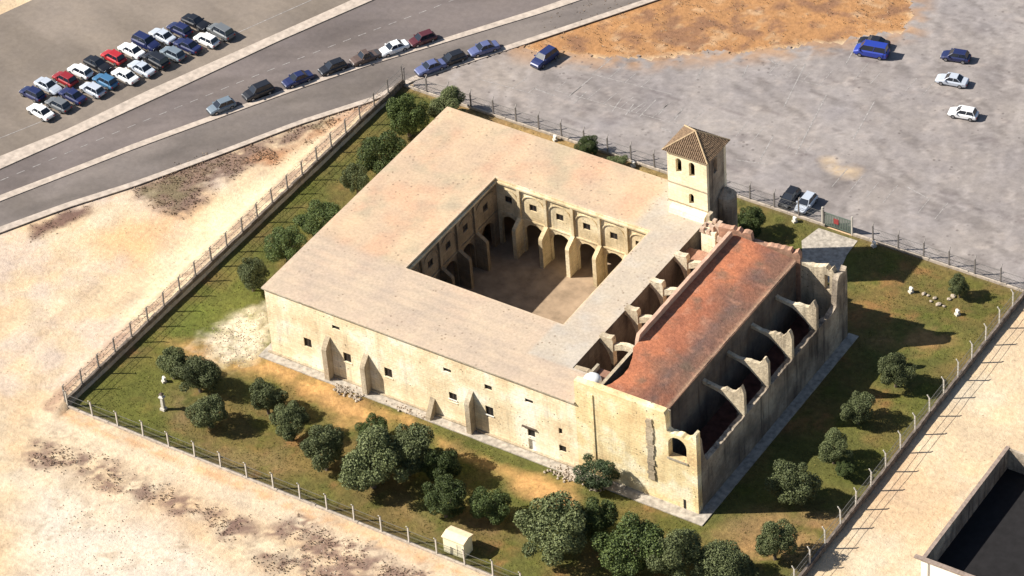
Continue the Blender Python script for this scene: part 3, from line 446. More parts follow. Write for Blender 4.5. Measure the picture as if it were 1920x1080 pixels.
def roof_in(x,y): return ~((x>C0)&(x<C1)&(y>D0)&(y<D1)) & ((x<WV+.05)|((x<WC)&(y<5.2)))
rx=np.unique(np.concatenate([np.arange(-.25,C0,.55),[C0],np.arange(C0+.5,C1,.55),[C1],np.arange(C1+.5,WV,.5),[WV+.1],np.arange(WV+.5,WC,.5),[WC-.003]]))
ry=np.unique(np.concatenate([[-.28],np.arange(.3,5.2,.55),[5.2],np.arange(5.6,D0,.5),[D0],np.arange(D0+.5,D1,.55),[D1],np.arange(D1+.5,42.2,.5),[42.2]]))
grid_sheet('roof',rx,ry,MT['roof'],roofz,roof_c,roof_in,conv)
o=MB()
for q in ((-.25,WC-.003,-.28,.0),(-.25,.0,.003,42.2),(.003,WV,41.997,42.2)): o.box(*q,H-.2,H-.035)
o.box(0,WC-.01,.003,.9,H-.198,H-.05); o.obj('eave',MT['rubble'],conv)
o=MB()
for (a,b_,c,d) in ((C0-.5,C0-.003,D0-.5,D1+.5),(C1+.003,C1+.5,D0-.5,D1+.5),(C0,C1,D0-.5,D0-.003),(C0,C1,D1+.003,D1+.5)): o.box(a,b_,c,d,H-.3,H-.04)
o.obj('roof_edge',MT['facade'],conv)
# interior soffit so the galleries stay dark
o=MB()
o.box(.7,C0-.6,.7,L-.7,H-.5,H-.32); o.box(C1+.6,WV-.7,.7,L-.7,H-.5,H-.32); o.box(C0-.597,C1+.597,.7,D0-.6,H-.5,H-.32); o.box(C0-.597,C1+.597,D1+.6,L-.7,H-.5,H-.32)
o.box(WV,WC-.01,.7,5.0,H-.5,H-.32); o.obj('ceiling',MT['rubble'],conv)
# front buttresses
for x,zt,dp,wd in ((9.2,6.5,1.15,.7),(14.9,5.9,1.15,.7),(30.35,6.35,1.15,.7)):
    MB().prism([(-.003,-.2),(-dp,-.2),(-dp,zt-1.5),(-dp+.15,zt-1.1),(-.003,zt)],'x',x-wd/2,x+wd/2).obj('buttress',MT['butt'],conv)
MB().prism([(-.003,-.2),(-1.5,-.2),(-1.35,.5),(-.8,1.4),(-.003,2.7)],'x',24.1,24.8).obj('low_buttress',MT['butt'],conv)
MB().prism([(-.5,-.2),(46,-.2),(46,.32),(-.5,.32)],'y',-.30,-.003).obj('plinth',MT['butt'],conv)
# ------------------------------------------------------------- church
ch=thing('church_building','roofed church nave with red-brown roof and ruined side chapels beside the convent','building')
def rag(a,b_,z,amp,step=.5,seed=1):
    rr=random.Random(seed); n=max(2,int((b_-a)/step)); return [(a+(b_-a)*i/n,z+rr.uniform(-amp,amp)) for i in range(n+1)]
top=[(WC,HC-.1),(WN-.1,HC),(WN+.1,13.9),(WN+.22,11.6)]+rag(58.6,61.2,11.45,.16,.35,3)+[(61.5,12.1),(61.8,12.6),(W,12.5)]
MB().plate([(WC+.003,-.3),(W,-.3)]+top[::-1],[arch(58.25,60.75,7.6,11.0,8)],'y',0,.95).obj('front_wall',MT['church'],ch)
MB().box(58.1,60.9,-.12,.3,7.35,7.597).obj('arch_sill',MT['rubble'],ch)
MB().box(56.4,WN-.02,.953,1.5,0,13.6).obj('corner_pier',MT['rubble'],ch)
MB().box(60.05,60.4,-.02,.02,-.0,1.55).obj('slit',MT['dark'],ch)
MB().box(47.75,48.05,-.12,-.003,2.9,13.0).obj('pilaster',MT['church'],ch)
o=MB(); rr=random.Random(5)
for k in range(24): o.box(55.35+rr.uniform(-.1,.1),56.25+rr.uniform(-.12,.12),-.10-rr.uniform(0,.1),-.003,3.0+k*.4,3.0+k*.4+.397)
o.obj('broken_buttress',MT['butt'],ch)
o=MB(); rr=random.Random(9)
for k in range(30):
    e=.0 if k%2 else .22; o.box(61.45+e,W+.05,-.05,-.003,.15+k*.4,.15+k*.4+.36); o.box(W+.003,W+.05,.0,.55-e,.15+k*.4,.15+k*.4+.36)
o.obj('quoins',MT['church'],ch)
# outer wall of the right chapels, ragged top
pr=[(.953,11.6),(1.3,11.0),(1.5,9.2),(1.9,7.6)]+rag(2.4,31.6,6.75,.07,.4,11)+[(32.2,6.4),(33.4,6.6),(34.2,6.9),(34.4,9.0)]+rag(34.6,36.9,11.1,.5,.4,21)+[(37.1,9.0)]
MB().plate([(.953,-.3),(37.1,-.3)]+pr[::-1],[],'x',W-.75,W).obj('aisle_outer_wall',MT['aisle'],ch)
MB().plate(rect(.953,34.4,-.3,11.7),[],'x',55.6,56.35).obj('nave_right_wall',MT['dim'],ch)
for i,y in enumerate((11.6,17.45,23.3,29.45)):
    rr=random.Random(i+40); j=lambda v,k=.12:v+rr.uniform(-k,k)
    tp=[(56.37,10.0),(57.0,j(9.85,.08)),(57.7,j(9.7,.08)),(58.4,j(9.75)),(59.0,j(9.7)),(59.5,j(9.9)),(59.9,j(9.8,.2)),(60.3,j(9.9,.15)),(60.7,j(9.95,.2)),(61.0,j(10.2)),(61.2,j(10.5)),(61.4,j(10.95,.2)),(61.65,j(11.1,.2)),(61.85,10.8),(62.05,j(10.3,.3)),(62.08,6.75)]
    lo=[(61.36,6.75),(61.0,j(7.2,.05)),(60.5,j(7.75,.06)),(60.0,j(8.2,.06)),(59.4,j(8.65,.06)),(58.7,j(9.05,.05)),(57.9,9.25),(57.0,9.4),(56.37,9.5)]
    MB().plate(tp+lo,[],'y',y-.27,y+.27).obj('broken_arch',MT['cream'],ch)
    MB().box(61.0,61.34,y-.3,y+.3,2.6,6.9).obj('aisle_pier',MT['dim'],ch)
MB().plate([(56.36,-.3),(61.34,-.3),(61.34,11.3),(61.0,11.9),(60.6,11.4),(60.2,11.9),(59.5,11.6),(58.4,11.2),(56.36,11.4)],[rect(60.0,60.7,8.3,10.6)],'y',35.1,35.9).obj('rear_cross_wall',MT['cream'],ch)
MB().box(56.36,W-.76,.955,35.1,-.2,2.6).obj('chapel_floor',MT['soilfloor'],ch)
# nave roof
WE=56.45; ZE=11.95
def nr_c(x,y):
    u_=(x-48.3)/8.1; c=np.tile(np.array((.37,.145,.085)),(len(x),1)); n=fbm(x,y,5,3)
    c=mixc(c,(.50,.19,.10),np.clip((n-.35)*4-(u_-.35)*2,0,1)*.8); c=mixc(c,(.19,.12,.09),np.clip((u_-.45)*1.6+(fbm(x,y,4,9)-.5)*3,0,1)*.75)
    c=mixc(c,(.15,.11,.10),np.clip(1-np.abs(u_-.66+.3*(fbm(x*0,y,9,4)-.5))/.22,0,1)*np.clip((fbm(x,y,2.4,90)-.25)*3,0,1)*.75); c=mixc(c,(.55,.36,.24),np.clip(1-(WE-x)/.45,0,1)*.85); c=mixc(c,(.45,.17,.075),np.clip(1-(y-.2)/1.6,0,1)*.6)
    c=mixc(c,(.16,.125,.09),np.clip((fbm(x,y,2.2,19)-.6)*7,0,1)*.6); c=mixc(c,(.46,.24,.16),np.clip((fbm(x,y,1.1,39)-.62)*8,0,1)*.5)
    return c
def nr_z(x,y):
    u_=np.clip((x-48.3)/8.15,0,1); return 13.7+(ZE-13.7)*u_+.2*np.sin(np.pi*u_)+.1*(fbm(x,y,2.5,2)-.5)
nr=grid_sheet('nave_roof',np.linspace(48.3,WE,27),np.append(np.arange(.95,34.0,.33),34.1),MT['red_roof'],nr_z,nr_c,None,ch)
for v in nr.data.vertices:
    x,y=v.co.x,v.co.y; u_=(x-48.3)/(WE-48.3)
    if y<9: e=1.5*math.sin((9-y)/9*math.pi)+random.uniform(-.05,.05)*(u_<.02); v.co.x=48.3+e+(WE-48.3-e)*u_
    if y>20: v.co.y=y+(1.0*(u_)-.75)*(y-20)/14.1
MB().box(56.2,56.52,.96,34.3,11.7,11.9).obj('roof_edge',simple('brick_edge',(.42,.25,.17),.9,0,.25,2,.5),ch)
pt=[(10.0,12.9),(10.2,13.8)]+rag(10.6,32.6,HC+.28,.05,.8,31)+[(32.9,HC+.2)]
MB().plate([(10.0,-.3),(32.9,-.3)]+pt[::-1],[arch(y-1.6,y+1.6,1.5,8.0,8) for y in (15,21,27)],'x',47.85,48.3).obj('nave_left_wall',simple('parapet_render',(.50,.33,.24),.9,0,.2,1.5,.5),ch)
MB().plate(rect(.953,9.997,-.3,13.1),[],'x',47.85,48.28).obj('nave_low_wall',MT['butt'],ch)
rw=[(0,-.3),(10.6,-.3),(10.6,12.3),(10.3,12.9),(9.6,12.4)]+[(a,z_) for a,z_ in rag(4.4,9.4,12.85,.14,.45,6)][::-1]+[(a,z_) for a,z_ in rag(0,4.2,14.35,.35,.38,16)][::-1]
MB().plate(rw,[],'y',0,.8).obj('rear_wall',simple('brick_rear_wall',(.38,.22,.15),.95,0,.35,1.5,.8),ch,(46.2,33.15,0),.175)
MB().box(49.1,55.5,1.0,33.1,-.2,.05).obj('nave_floor',MT['soilfloor'],ch)
# left chapels: broken cross walls with arches
for i,y in enumerate((11.9,17.8,23.8,29.7)):
    MB().plate([(WV+.003,10.1),(42.3,9.9),(42.8,9.3),(43.2,8.4),(43.42,7.3),(43.75,7.1),(43.75,10.9),(43.6,11.3),(42.9,11.1),(WV+.003,11.15)],[],'y',y-.4,y+.4).obj('broken_arch',MT['cream'],ch)
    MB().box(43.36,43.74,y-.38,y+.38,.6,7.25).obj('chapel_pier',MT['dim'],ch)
    n=8; up=[(43.753+4.09*k/n, 10.2+.7*math.sin(math.pi*k/n)) for k in range(n+1)]; lo=[(43.753+4.09*k/n, 9.3+.75*math.sin(math.pi*k/n)) for k in range(n,-1,-1)]
    MB().prism(up+lo,'y',y-.3,y+.3).obj('chapel_arch',MT['cream'],ch)
MB().plate([(WV+.003,.5),(47.84,.5),(47.84,9.9),(45.5,10.2),(43.9,10.9),(WV+.003,10.7)],[],'y',5.25,5.9).obj('chapel_wall',MT['butt'],ch)
def vz(x,y): return 9.1+.5*np.cos((x-44.9)/3.1)+.35*(fbm(x,y,1.2,4)-.5)
def vcol(x,y): 
    c=np.tile(np.array((.34,.29,.24)),(len(x),1)); return mixc(c,(.36,.20,.14),np.clip((fbm(x,y,2,7)-.45)*5,0,1))
grid_sheet('vault_rubble',np.arange(WV+.02,47.9,.3),np.arange(30.1,33.2,.3),painted('vault_rubble',2,.3,.8,.2),vz,vcol,None,ch)
MB().box(WV,47.85,5.9,33.1,-.2,.6).obj('chapel_ground',MT['soilfloor'],ch)
# domed front chapel
MB().box(WC+.003,47.84,.953,5.24,-.2,12.3).obj('dome_chapel',simple('brick_dark',(.24,.13,.09),.95,0,.3,2,.6),ch)
MB().box(WC+.003,WC+.35,.953,5.24,12.303,12.9).obj('dome_kerb',MT['rubble'],ch)
o=MB(); n=20; V=[];F=[]; R_=1.12
for j in range(7):
    t=j/6*math.pi/2
    for i in range(n): a=2*math.pi*i/n; V.append((46.35+R_*math.cos(t)*math.cos(a),2.7+R_*math.cos(t)*math.sin(a),12.55+.75*math.sin(t)))
for j in range(6):
    for i in range(n): F.append((j*n+i,j*n+(i+1)%n,(j+1)*n+(i+1)%n,(j+1)*n+i))
for i in range(n): a=2*math.pi*i/n; V.append((46.35+R_*math.cos(a),2.7+R_*math.sin(a),12.3))
k=7*n
for i in range(n): F.append((k+i,k+(i+1)%n,(i+1)%n,i))
o.add(V,F).obj('dome',MT['white'],ch,smooth=True)
# small turret stump behind the left chapels
MB().box(43.6,45.6,33.2,35.2,6,12.9).obj('stump',MT['facade'],ch)
o=MB(); rr=random.Random(2)
for k in range(26):
    x,y=rr.uniform(43.6,47.9),rr.uniform(33.3,35.4); s_=rr.uniform(.2,.45); z_=12.9 if x<45.6 and y<35.2 else 12.2; o.box(x-s_,x+s_,y-s_,y+s_,z_-.3,z_+rr.uniform(.1,.7),.08)
stuff(o.obj('rubble_top',simple('reddish_rubble',(.45,.33,.25),.95,0,.3,2,.6),ch))
MB().box(45.6,47.4,34.0,35.4,5,12.2).obj('stump_wall',MT['butt'],ch)
# ------------------------------------------------------------- bell tower
tw=thing('bell_tower','cream square bell tower with pyramid tiled roof rising behind the church','tower')
TX0,TX1,TY0,TY1=36.4,42.1,37.5,41.8
TZ=20.0
hw=[arch(38.0-.42+.05,38.0+.42+.05,16.9,19.1),arch(39.95-.42,39.95+.42,16.9,19.1),arch(39.75-.36,39.75+.36,12.5,14.1)]
MB().plate(rect(TX0,TX1,H+.02,TZ),hw,'y',TY0,TY0+.5).obj('front_wall',MT['tower'],tw)
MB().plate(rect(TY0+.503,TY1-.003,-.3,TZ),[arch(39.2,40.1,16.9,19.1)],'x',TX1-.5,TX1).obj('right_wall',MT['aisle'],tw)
MB().plate(rect(TY0+.503,TY1-.003,H-1,TZ),[],'x',TX0,TX0+.5).obj('left_wall',MT['tower'],tw)
MB().plate(rect(TX0,TX1,H-1,TZ),[],'y',TY1,TY1+.5).obj('rear_wall',MT['tower'],tw)
MB().box(TX0+.5,TX1-.5,TY0+.5,TY1,16.3,16.6).obj('bell_floor',MT['dark'],tw)
MB().box(TX0+.5,TX1-.5,TY0+.5,TY1,11.0,12.2).obj('inner_floor',MT['dark'],tw)
for zz in (12.05,15.0): MB().box(TX0-.07,TX1+.07,TY0-.09,TY0-.003,zz,zz+.14).obj('string_course',MT['frame'] if 0 else MT['butt'],tw)
MB().box(TX0-.1,TX1+.12,TY0-.12,TY1+.6,TZ-.2,TZ-.003).obj('cornice',MT['tower'],tw)
MB().prism([(TY0-.003,H-.1),(TY0-1.0,H-.1),(TY0-.75,H+.75),(TY0-.003,H+1.05)],'x',TX0+.5,TX1-.1).obj('skirt',MT['tower'],tw)
MB().box(42.3,43.0,36.4,37.6,5,12.4,.1).obj('pinnacle',MT['butt'],tw)
o=MB(); n=12
o.bar((42.7,41.2,-.2),(42.7,41.2,12.6),1.35,1.3,14); o.bar((42.7,41.2,12.6),(42.7,41.2,13.6),1.3,.3,14); o.obj('stair_turret',MT['aisle'],tw)
# tiled pyramid roof
EX0,EX1,EY0,EY1=TX0-.42,TX1+.42,TY0-.42,TY1+.9; AP=Vector(((EX0+EX1)/2,(EY0+EY1)/2,TZ+2.15)); E=[Vector((EX0,EY0,TZ)),Vector((EX1,EY0,TZ)),Vector((EX1,EY1,TZ)),Vector((EX0,EY1,TZ))]
o=MB(); o.add([*E,AP],[(0,1,4),(1,2,4),(2,3,4),(3,0,4),(3,2,1,0)]); o.obj('roof',MT['tile'],tw)
o=MB()
for k in range(4):
    a,b_=E[k],E[(k+1)%4]; ed=(b_-a); ln=ed.length; n=int(ln/.27)
    mid=(a+b_)/2; up=(AP-mid)
    for i in range(n):
        f=(i+.5)/n; s0=a+ed*f; g=1-abs(2*f-1); s1=s0+up*g; 
        if g>.06:
            seg=max(1,int(g*up.length/.5)); 
            for q in range(seg):
                A=s0+(s1-s0)*(q/seg)+Vector((0,0,.05)); B_=s0+(s1-s0)*((q+1)/seg)+Vector((0,0,.02)); o.bar(A,B_,.10+random.uniform(-.01,.02),.075,5)
stuff(o.obj('roof_tiles',MT['tile'],tw))
o=MB()
for c in E: o.bar(c+Vector((0,0,.06)),AP+Vector((0,0,.06)),.13,.12,6)
o.obj('roof_ridge',MT['ridge'],tw)
# ------------------------------------------------------------- fences
def mesh_panel(L_,h,s_=.5,d=.006):
    o=MB(); n=int((L_+h)/s_)
    for i in range(n+1):
        for sg in (0,1):
            x0=i*s_-h; z0=0; x1=x0+h; z1=h
            if x0<0: z0=-x0; x0=0
            if x1>L_: z1=h-(x1-L_); x1=L_
            if x1-x0<.05: continue
            a,b_=((x0,z0),(x1,z1)) if sg==0 else ((L_-x0,z0),(L_-x1,z1))
            V=[(a[0],-d,a[1]),(b_[0],-d,b_[1]),(b_[0],d,b_[1]+.012),(a[0],d,a[1]+.012)]; o.add(V,[(0,1,2,3)])
    for z in (.05,h/2,h): o.box(0,L_,-.018,.018,z-.018,z+.018)
    return o.mesh('mesh_panel')
def fence(name,label,a,b_,n,wall_h,wall_t,postm,skip=()):
    a=Vector((*a,0)); b_=Vector((*b_,0)); d=b_-a; ang=math.atan2(d.y,d.x); Lt=d.length; st=Lt/n; t=thing(name,label,'fence',a,ang)
    t['group']='wire fences round the garden'
    runs=[]; c0=0
    for s0,s1 in skip: runs.append((c0,s0)); c0=s1
    runs.append((c0,Lt))
    for s0,s1 in runs:
        o=MB(); k=s0; rr=random.Random(3)
        while k<s1-.01:
            e=min(k+rr.uniform(.8,1.6),s1); o.box(k,e,-wall_t/2-rr.uniform(0,.04),wall_t/2+rr.uniform(0,.04),-.25,wall_h+rr.uniform(-.05,.05)); k=e
        o.obj('base_wall',MT['bwall_shade'] if wall_h>.5 else MT['bwall'],t)
    pm=MB().box(-.08,.08,-.08,.08,-.2,2.35); pm.prism([(-.08,2.35),(.08,2.35),(.36,2.72),(.24,2.76)],'x',-.05,.05); pm=pm.mesh('post')
    pan=mesh_panel(st-.18,1.75,*((.22,.009) if 'front' in label else (.5,.006)))
    for i in range(n+1):
        s=i*st
        if any(s0<s<s1 for s0,s1 in skip): continue
        p_=link('post',pm,postm,t,(s,0,wall_h*.85)); p_.rotation_euler=(random.uniform(-.03,.03),random.uniform(-.02,.02),0)
        if i<n and not any(s0<s+st/2<s1 for s0,s1 in skip): link('mesh_panel',pan,MT['wire'],t,(s+.09,0,wall_h+.1))
    return t
fence('wire_fence','left garden fence of posts on a long dark retaining wall beside pale ground',(FX0,FY1+.1),(FX0,FY0-.1),22,1.05,.35,MT['postd'])
fence('wire_fence','back garden fence of thin dark posts between the convent and the car park',(FX0+.3,FY1+.15),(FX1,FY1+.15),26,.28,.3,MT['postd'],((65.75,69.9),))
fence('wire_fence','front garden fence of pale concrete posts along the sandy track',(FX1,FY0-.15),(FX0+.3,FY0-.15),24,.22,.3,MT['post'])
fence('wire_fence','right garden fence of pale posts on a low dark wall beside bright sand',(FX1+.1,FY0),(FX1+.1,FY1-.2),20,.8,.35,MT['post'])
gt=thing('gate','green-grey double metal gate with a faded red plate in the back fence','gate',(48.75,FY1+.15,0))
for s_ in (0,2.1):
    f_=MB().box(s_,s_+2.0,-.04,.04,.15,.27)
    f_.box(s_,s_+2.0,-.04,.04,2.1,2.22).box(s_,s_+.1,-.04,.04,.27,2.1).box(s_+1.9,s_+2.0,-.04,.04,.27,2.1); f_.obj('gate_frame',MT['gate'],gt)
    bm_=MB().box(-.08,.08,-.02,.02,.27,2.1).mesh('bar')
    for k in range(7): link('bar',bm_,MT['gate'],gt,(s_+.28+k*.24,0,0))
for s_ in (-.2,4.15): MB().box(s_,s_+.18,-.1,.1,-.1,2.9).obj('gate_post',MT['post'],gt)
MB().box(1.6,2.3,-.09,-.045,.9,1.7).obj('sign_plate',MT['redsign'],gt)
# ------------------------------------------------------------- trees
def crown_mesh(seed,kind,nl=26,per=1250):
    rg=np.random.default_rng(seed); V=[];F=[]; k=0
    lobes=[]
    for i in range(nl):
        d=rg.normal(size=3); d/=np.linalg.norm(d); d[2]=d[2]*.8+.08; rr=rg.uniform(.17,.38); lobes.append((d*(1-rr)*rg.uniform(.7,1.22),rr))
    lobes.append((np.zeros(3),.62))
    P=[];Nn=[]
    for c,rr in lobes:
        n=int(per*(rr/.37)**2); d=rg.normal(size=(n,3)); d/=np.linalg.norm(d,axis=1)[:,None]
        rad=rr*(1-.35*rg.random(n)**2)*(1+.22*(rg.random(n)-.4)); P.append(c+d*rad[:,None]); Nn.append(d)
    P=np.concatenate(P);Nn=np.concatenate(Nn)
    # drop the points buried deep inside other lobes
    keep=np.ones(len(P),bool)
    for c,rr in lobes: keep&=(np.linalg.norm(P-c,axis=1)>rr*.6)
    P=P[keep];Nn=Nn[keep]; n=len(P)
    sz=rg.uniform(.022,.044,n) if kind!='d' else rg.uniform(.03,.055,n)
    t=rg.normal(size=(n,3)); nn=Nn+.7*rg.normal(size=(n,3)); nn/=np.linalg.norm(nn,axis=1)[:,None]; a=np.cross(nn,t); a/=np.linalg.norm(a,axis=1)[:,None]; b_=np.cross(nn,a)
    a*=sz[:,None]; b_*=(sz*(.6 if kind!='d' else .35))[:,None]
    if kind=='d': a*=1.8
    V=np.stack([P-a,P-b_+nn*sz[:,None]*.25,P+a,P+b_+nn*sz[:,None]*.25],1).reshape(-1,3)
    i=np.arange(n)*4; F=np.stack([i,i+1,i+2,i+3],1)
    me=mesh_from('crown',V.tolist(),F.tolist()); me.materials.append(LEAF[kind]); return me
def trunk_mesh(seed):
    rg=random.Random(seed); o=MB(); b0=Vector((0,0,-.15)); b1=Vector((rg.uniform(-.08,.08),rg.uniform(-.08,.08),.35)); o.bar(b0,b1,.11,.08,8)
    for k in range(5):
        a=k*1.26+rg.uniform(-.3,.3); e=b1+Vector((math.cos(a)*.32,math.sin(a)*.32,rg.uniform(.3,.5))); o.bar(b1-Vector((0,0,.04)),e,.055,.03,6)
        for q in (-1,1): o.bar(e,e+Vector((math.cos(a+q*.6)*.25,math.sin(a+q*.6)*.25,.25)),.028,.01,5)
    return o.mesh('trunk')
CR={'o':[crown_mesh(i,'o') for i in range(5)],'g':[crown_mesh(20+i,'g') for i in range(4)],'d':[crown_mesh(40,'d',11,800)]}
TR=[trunk_mesh(i) for i in range(4)]
for i,(x,y,rh,rz,kd,lab) in enumerate(D['trees']):
    t=thing('bush' if 'bush' in lab or 'shrub' in lab else 'tree',lab,'bush' if 'bush' in lab or 'shrub' in lab else 'tree',(x,y,0),random.uniform(0,6.28),'trees and bushes in the fenced garden')
    c=link('crown',CR[kd][i%len(CR[kd])],None,t,(0,0,rz*.98+.38)); c.scale=(rh*1.12,rh*1.12*random.uniform(.92,1.05),rz*1.08)
    s_=max(rh,.6); q=link('trunk',TR[i%4],MT['bark'],t); q.scale=(s_,s_,(rz+.4)*1.05)
# ------------------------------------------------------------- ground cover
def tufts(name,pts,m,label,cat,h=.25,wd=.12,blades=3,seed=1):
    rg=np.random.default_rng(seed); n=len(pts); V=[];
    for b_ in range(blades):
        a=rg.uniform(0,6.28,n); w_=wd*rg.uniform(.5,1.2,n); hh=h*rg.uniform(.4,1.3,n); l=rg.normal(size=(n,2))*.4*hh[:,None]
        dx=np.cos(a)*w_;dy=np.sin(a)*w_
        V.append(np.stack([np.stack([pts[:,0]-dx,pts[:,1]-dy,pts[:,2]],1),np.stack([pts[:,0]+dx,pts[:,1]+dy,pts[:,2]],1),np.stack([pts[:,0]+l[:,0],pts[:,1]+l[:,1],pts[:,2]+hh],1)],1))
    V=np.concatenate(V).reshape(-1,3); F=np.arange(len(V)).reshape(-1,3)
    return stuff(link(name,mesh_from(name,V.tolist(),F.tolist()),m),label,cat)
def scatter(poly,n,z=0.,seed=1,amp=2.,dens=None):
    rg=np.random.default_rng(seed); P=np.array(poly); lo=P.min(0)-1;hi=P.max(0)+1; q=rg.uniform(lo,hi,(n,2)); m_=smask(q[:,0],q[:,1],poly,1,amp,3)>rg.random(n)
    if dens is not None: m_&=dens(q[:,0],q[:,1])
    q=q[m_]; return np.concatenate([q,np.full((len(q),1),z)],1)
box=[(FX0+.5,FY0+.5),(FX1-.5,FY0+.5),(FX1-.5,FY1-.5),(FX0+.5,FY1-.5)]
def gd(x,y):
    out=(x<-1.5)|(x>63.8)|(y<-2)|((y>42.5)&(x<44))|(y>44)
    return out&(fbm(x,y,2.2,81)>.44)&(sdist(x,y,Z['graveW'])>1)&(sdist(x,y,Z['soilW'])>.3)&(sdist(x,y,Z['drive'])>.3)
tufts('grass',scatter(box,52000,0.,2,0.,gd),MT['grassm'],'tufts of short dry grass over the garden lawn','grass',.13,.06,2,3)
W_=[scatter(Z[k],nn,-.02,30+i,1.5,lambda x,y:fbm(x,y,1.6,5)>.45) for i,(k,nn) in enumerate((('scrubA',6000),('rustA',2000),('scrubB',500),('scrubC',2500),('scrubD',3000),('scrubE',300),('orangeT',3000)))]
tufts('dry_scrub',np.concatenate(W_),MT['weed'],'low brown scrub and dead weeds on the waste ground','scrub',.16,.10,3,5)
bp=np.stack([FX0-RNG.uniform(.3,2.6,700),RNG.uniform(-22,52,700)],1); bp=np.concatenate([bp,berm(bp[:,0],bp[:,1])[:,None]-.05],1)
tufts('bank_weeds',bp,MT['weed'],'dry weeds on the bank outside the left fence','weeds',.14,.08,3,8)
def stones(name,pts,smin,smax,m,label,cat,seed=1):
    rg=random.Random(seed); o=MB()
    for x,y,z in pts:
        s=rg.uniform(smin,smax); a=rg.uniform(0,6.28); V=[]
        for k in range(5): t=a+k*1.2566; q=s*rg.uniform(.7,1.1); V.append((x+q*math.cos(t),y+q*math.sin(t),z-.05))
        V+=[(x+rg.uniform(-.3,.3)*s,y+rg.uniform(-.3,.3)*s,z+s*rg.uniform(.4,.9)),(x+.45*s*math.cos(a),y+.45*s*math.sin(a),z+s*rg.uniform(.4,.8))]
        o.add(V,[(0,1,6),(1,2,5,6),(2,3,5),(3,4,5),(4,0,6,5)])
    return stuff(o.obj(name,m),label,cat)
stones('gravel',np.concatenate([scatter(Z['graveW'],1500,0,5,2),scatter(Z['whiteF'],1200,-.05,6,2),scatter(Z['scrubC'],700,-.05,7,2),scatter(Z['scrubD'],900,-.05,8,2)]),.05,.16,MT['rock'],'loose pale stones and gravel scattered on bare soil','gravel')
rb=[]
for cx,cy,sx,sy,n in ((12.2,-1.6,2.0,.4,60),(14.0,-1.9,1.2,.4,40),(44.5,-1.5,2.2,.6,90),(48.6,-1.5,1.4,.5,60),(21,-1.2,3,.25,40)):
    for k in range(n): rb.append((random.gauss(cx,sx/2),min(-.5,random.gauss(cy,sy)),.14))
stones('rubble',rb,.10,.28,MT['rock'],'fallen stones along the foot of the ochre front wall','rubble',4)
rockm=[]
BL=['leftmost pale stone block on the far right grass','pale stone block second in the row on the far right grass','biggest pale stone block midway along the row on the grass','pale stone block fourth along the row on the grass','small pale stone block near the back fence shrub','pale stone block nearest the dark shrub by the fence','pale stone block lying apart nearest the white floodlight','pale stone block on the church side of the row']
for k in range(4):
    bm=bmesh.new(); bmesh.ops.create_icosphere(bm,subdivisions=1,radius=1); rg=random.Random(k)
    for v in bm.verts: v.co*=rg.uniform(.7,1.15); v.co.z*=.6
    me=bpy.data.meshes.new('boulder'); bm.to_mesh(me); bm.free(); me.materials.append(MT['rock']); rockm.append(me)
for k,(x,y) in enumerate(D['Z_stones'] if 'Z_stones' in D else D['stones'][:8]):
    q=link('boulder',rockm[k%4],None,None,(x,y,.1),k*1.1); q.scale=[.26+.09*(k%3)]*3; tag(q,BL[k%8],'stone',None); q['group']='stone blocks on the far right grass'
# ------------------------------------------------------------- small built things
sh=thing('utility_hut','small cream utility hut with a flat pinkish roof inside the front fence','hut',(38.9,-19.85,0))
MB().plate(rect(0,2.9,-.1,2.35),[rect(1.9,2.6,.15,1.9)],'y',0,.12).obj('front_wall',MT['shed'],sh)
o=MB().box(0,.12,.123,1.8,-.1,2.35); o.box(2.78,2.9,.123,1.8,-.1,2.35); o.box(.123,2.777,1.68,1.8,-.1,2.35); o.obj('side_walls',MT['shed'],sh)
dd_=MB().box(1.9,2.6,.04,.08,.15,1.9).obj('door',simple('cream_door',(.62,.58,.44),.6),sh); MB().box(1.95,2.0,.0,.04,.95,1.1).obj('handle',MT['frame'],dd_)
o=MB(); o.prism([(-.15,2.35),(.95,2.62),(2.0,2.35),(2.0,2.45),(.95,2.73),(-.15,2.46)],'x',-.12,3.02); o.obj('roof',MT['shedroof'],sh)
cx,cy=D['column']; cl=thing('stone_lamp_column','stone lamp column standing on the grass left of the front garden trees','lamp column',(cx,cy,0))
MB().box(-.35,.35,-.35,.35,-.05,.35,.03).obj('base',MT['post'],cl); MB().box(-.2,.2,-.2,.2,.35,2.0,.02).obj('shaft',MT['post'],cl); MB().box(-.33,.33,-.33,.33,2.0,2.15).obj('capital',MT['post'],cl)
MB().box(-.2,.2,-.2,.2,2.15,2.55,.05).obj('lantern',MT['steel'],cl); MB().box(-.28,.28,-.28,.28,2.55,2.72,.2).obj('lantern_cap',MT['frame'],cl)
for x,y,lab in D['lamps']:
    y=min(y,FY1-.7); t=thing('garden_floodlight','white floodlight at the '+lab if not lab.startswith(('between','beside')) else 'white floodlight '+lab,'floodlight',(x,y,0),-.5,'floodlights round the garden')
    MB().box(-.3,.3,-.3,.3,-.05,.28,.03).obj('block',MT['post'],t); MB().bar((0,0,.28),(0,0,.5),.04,.04).obj('stem',MT['postd'],t)
    h=MB().prism([(-.14,.45),(.16,.42),(.2,.75),(-.06,.82)],'x',-.26,.26).obj('lamp_head',MT['whitefr'],t); MB().box(-.22,.22,.19,.21,.47,.72).obj('lens',MT['steel'],t)
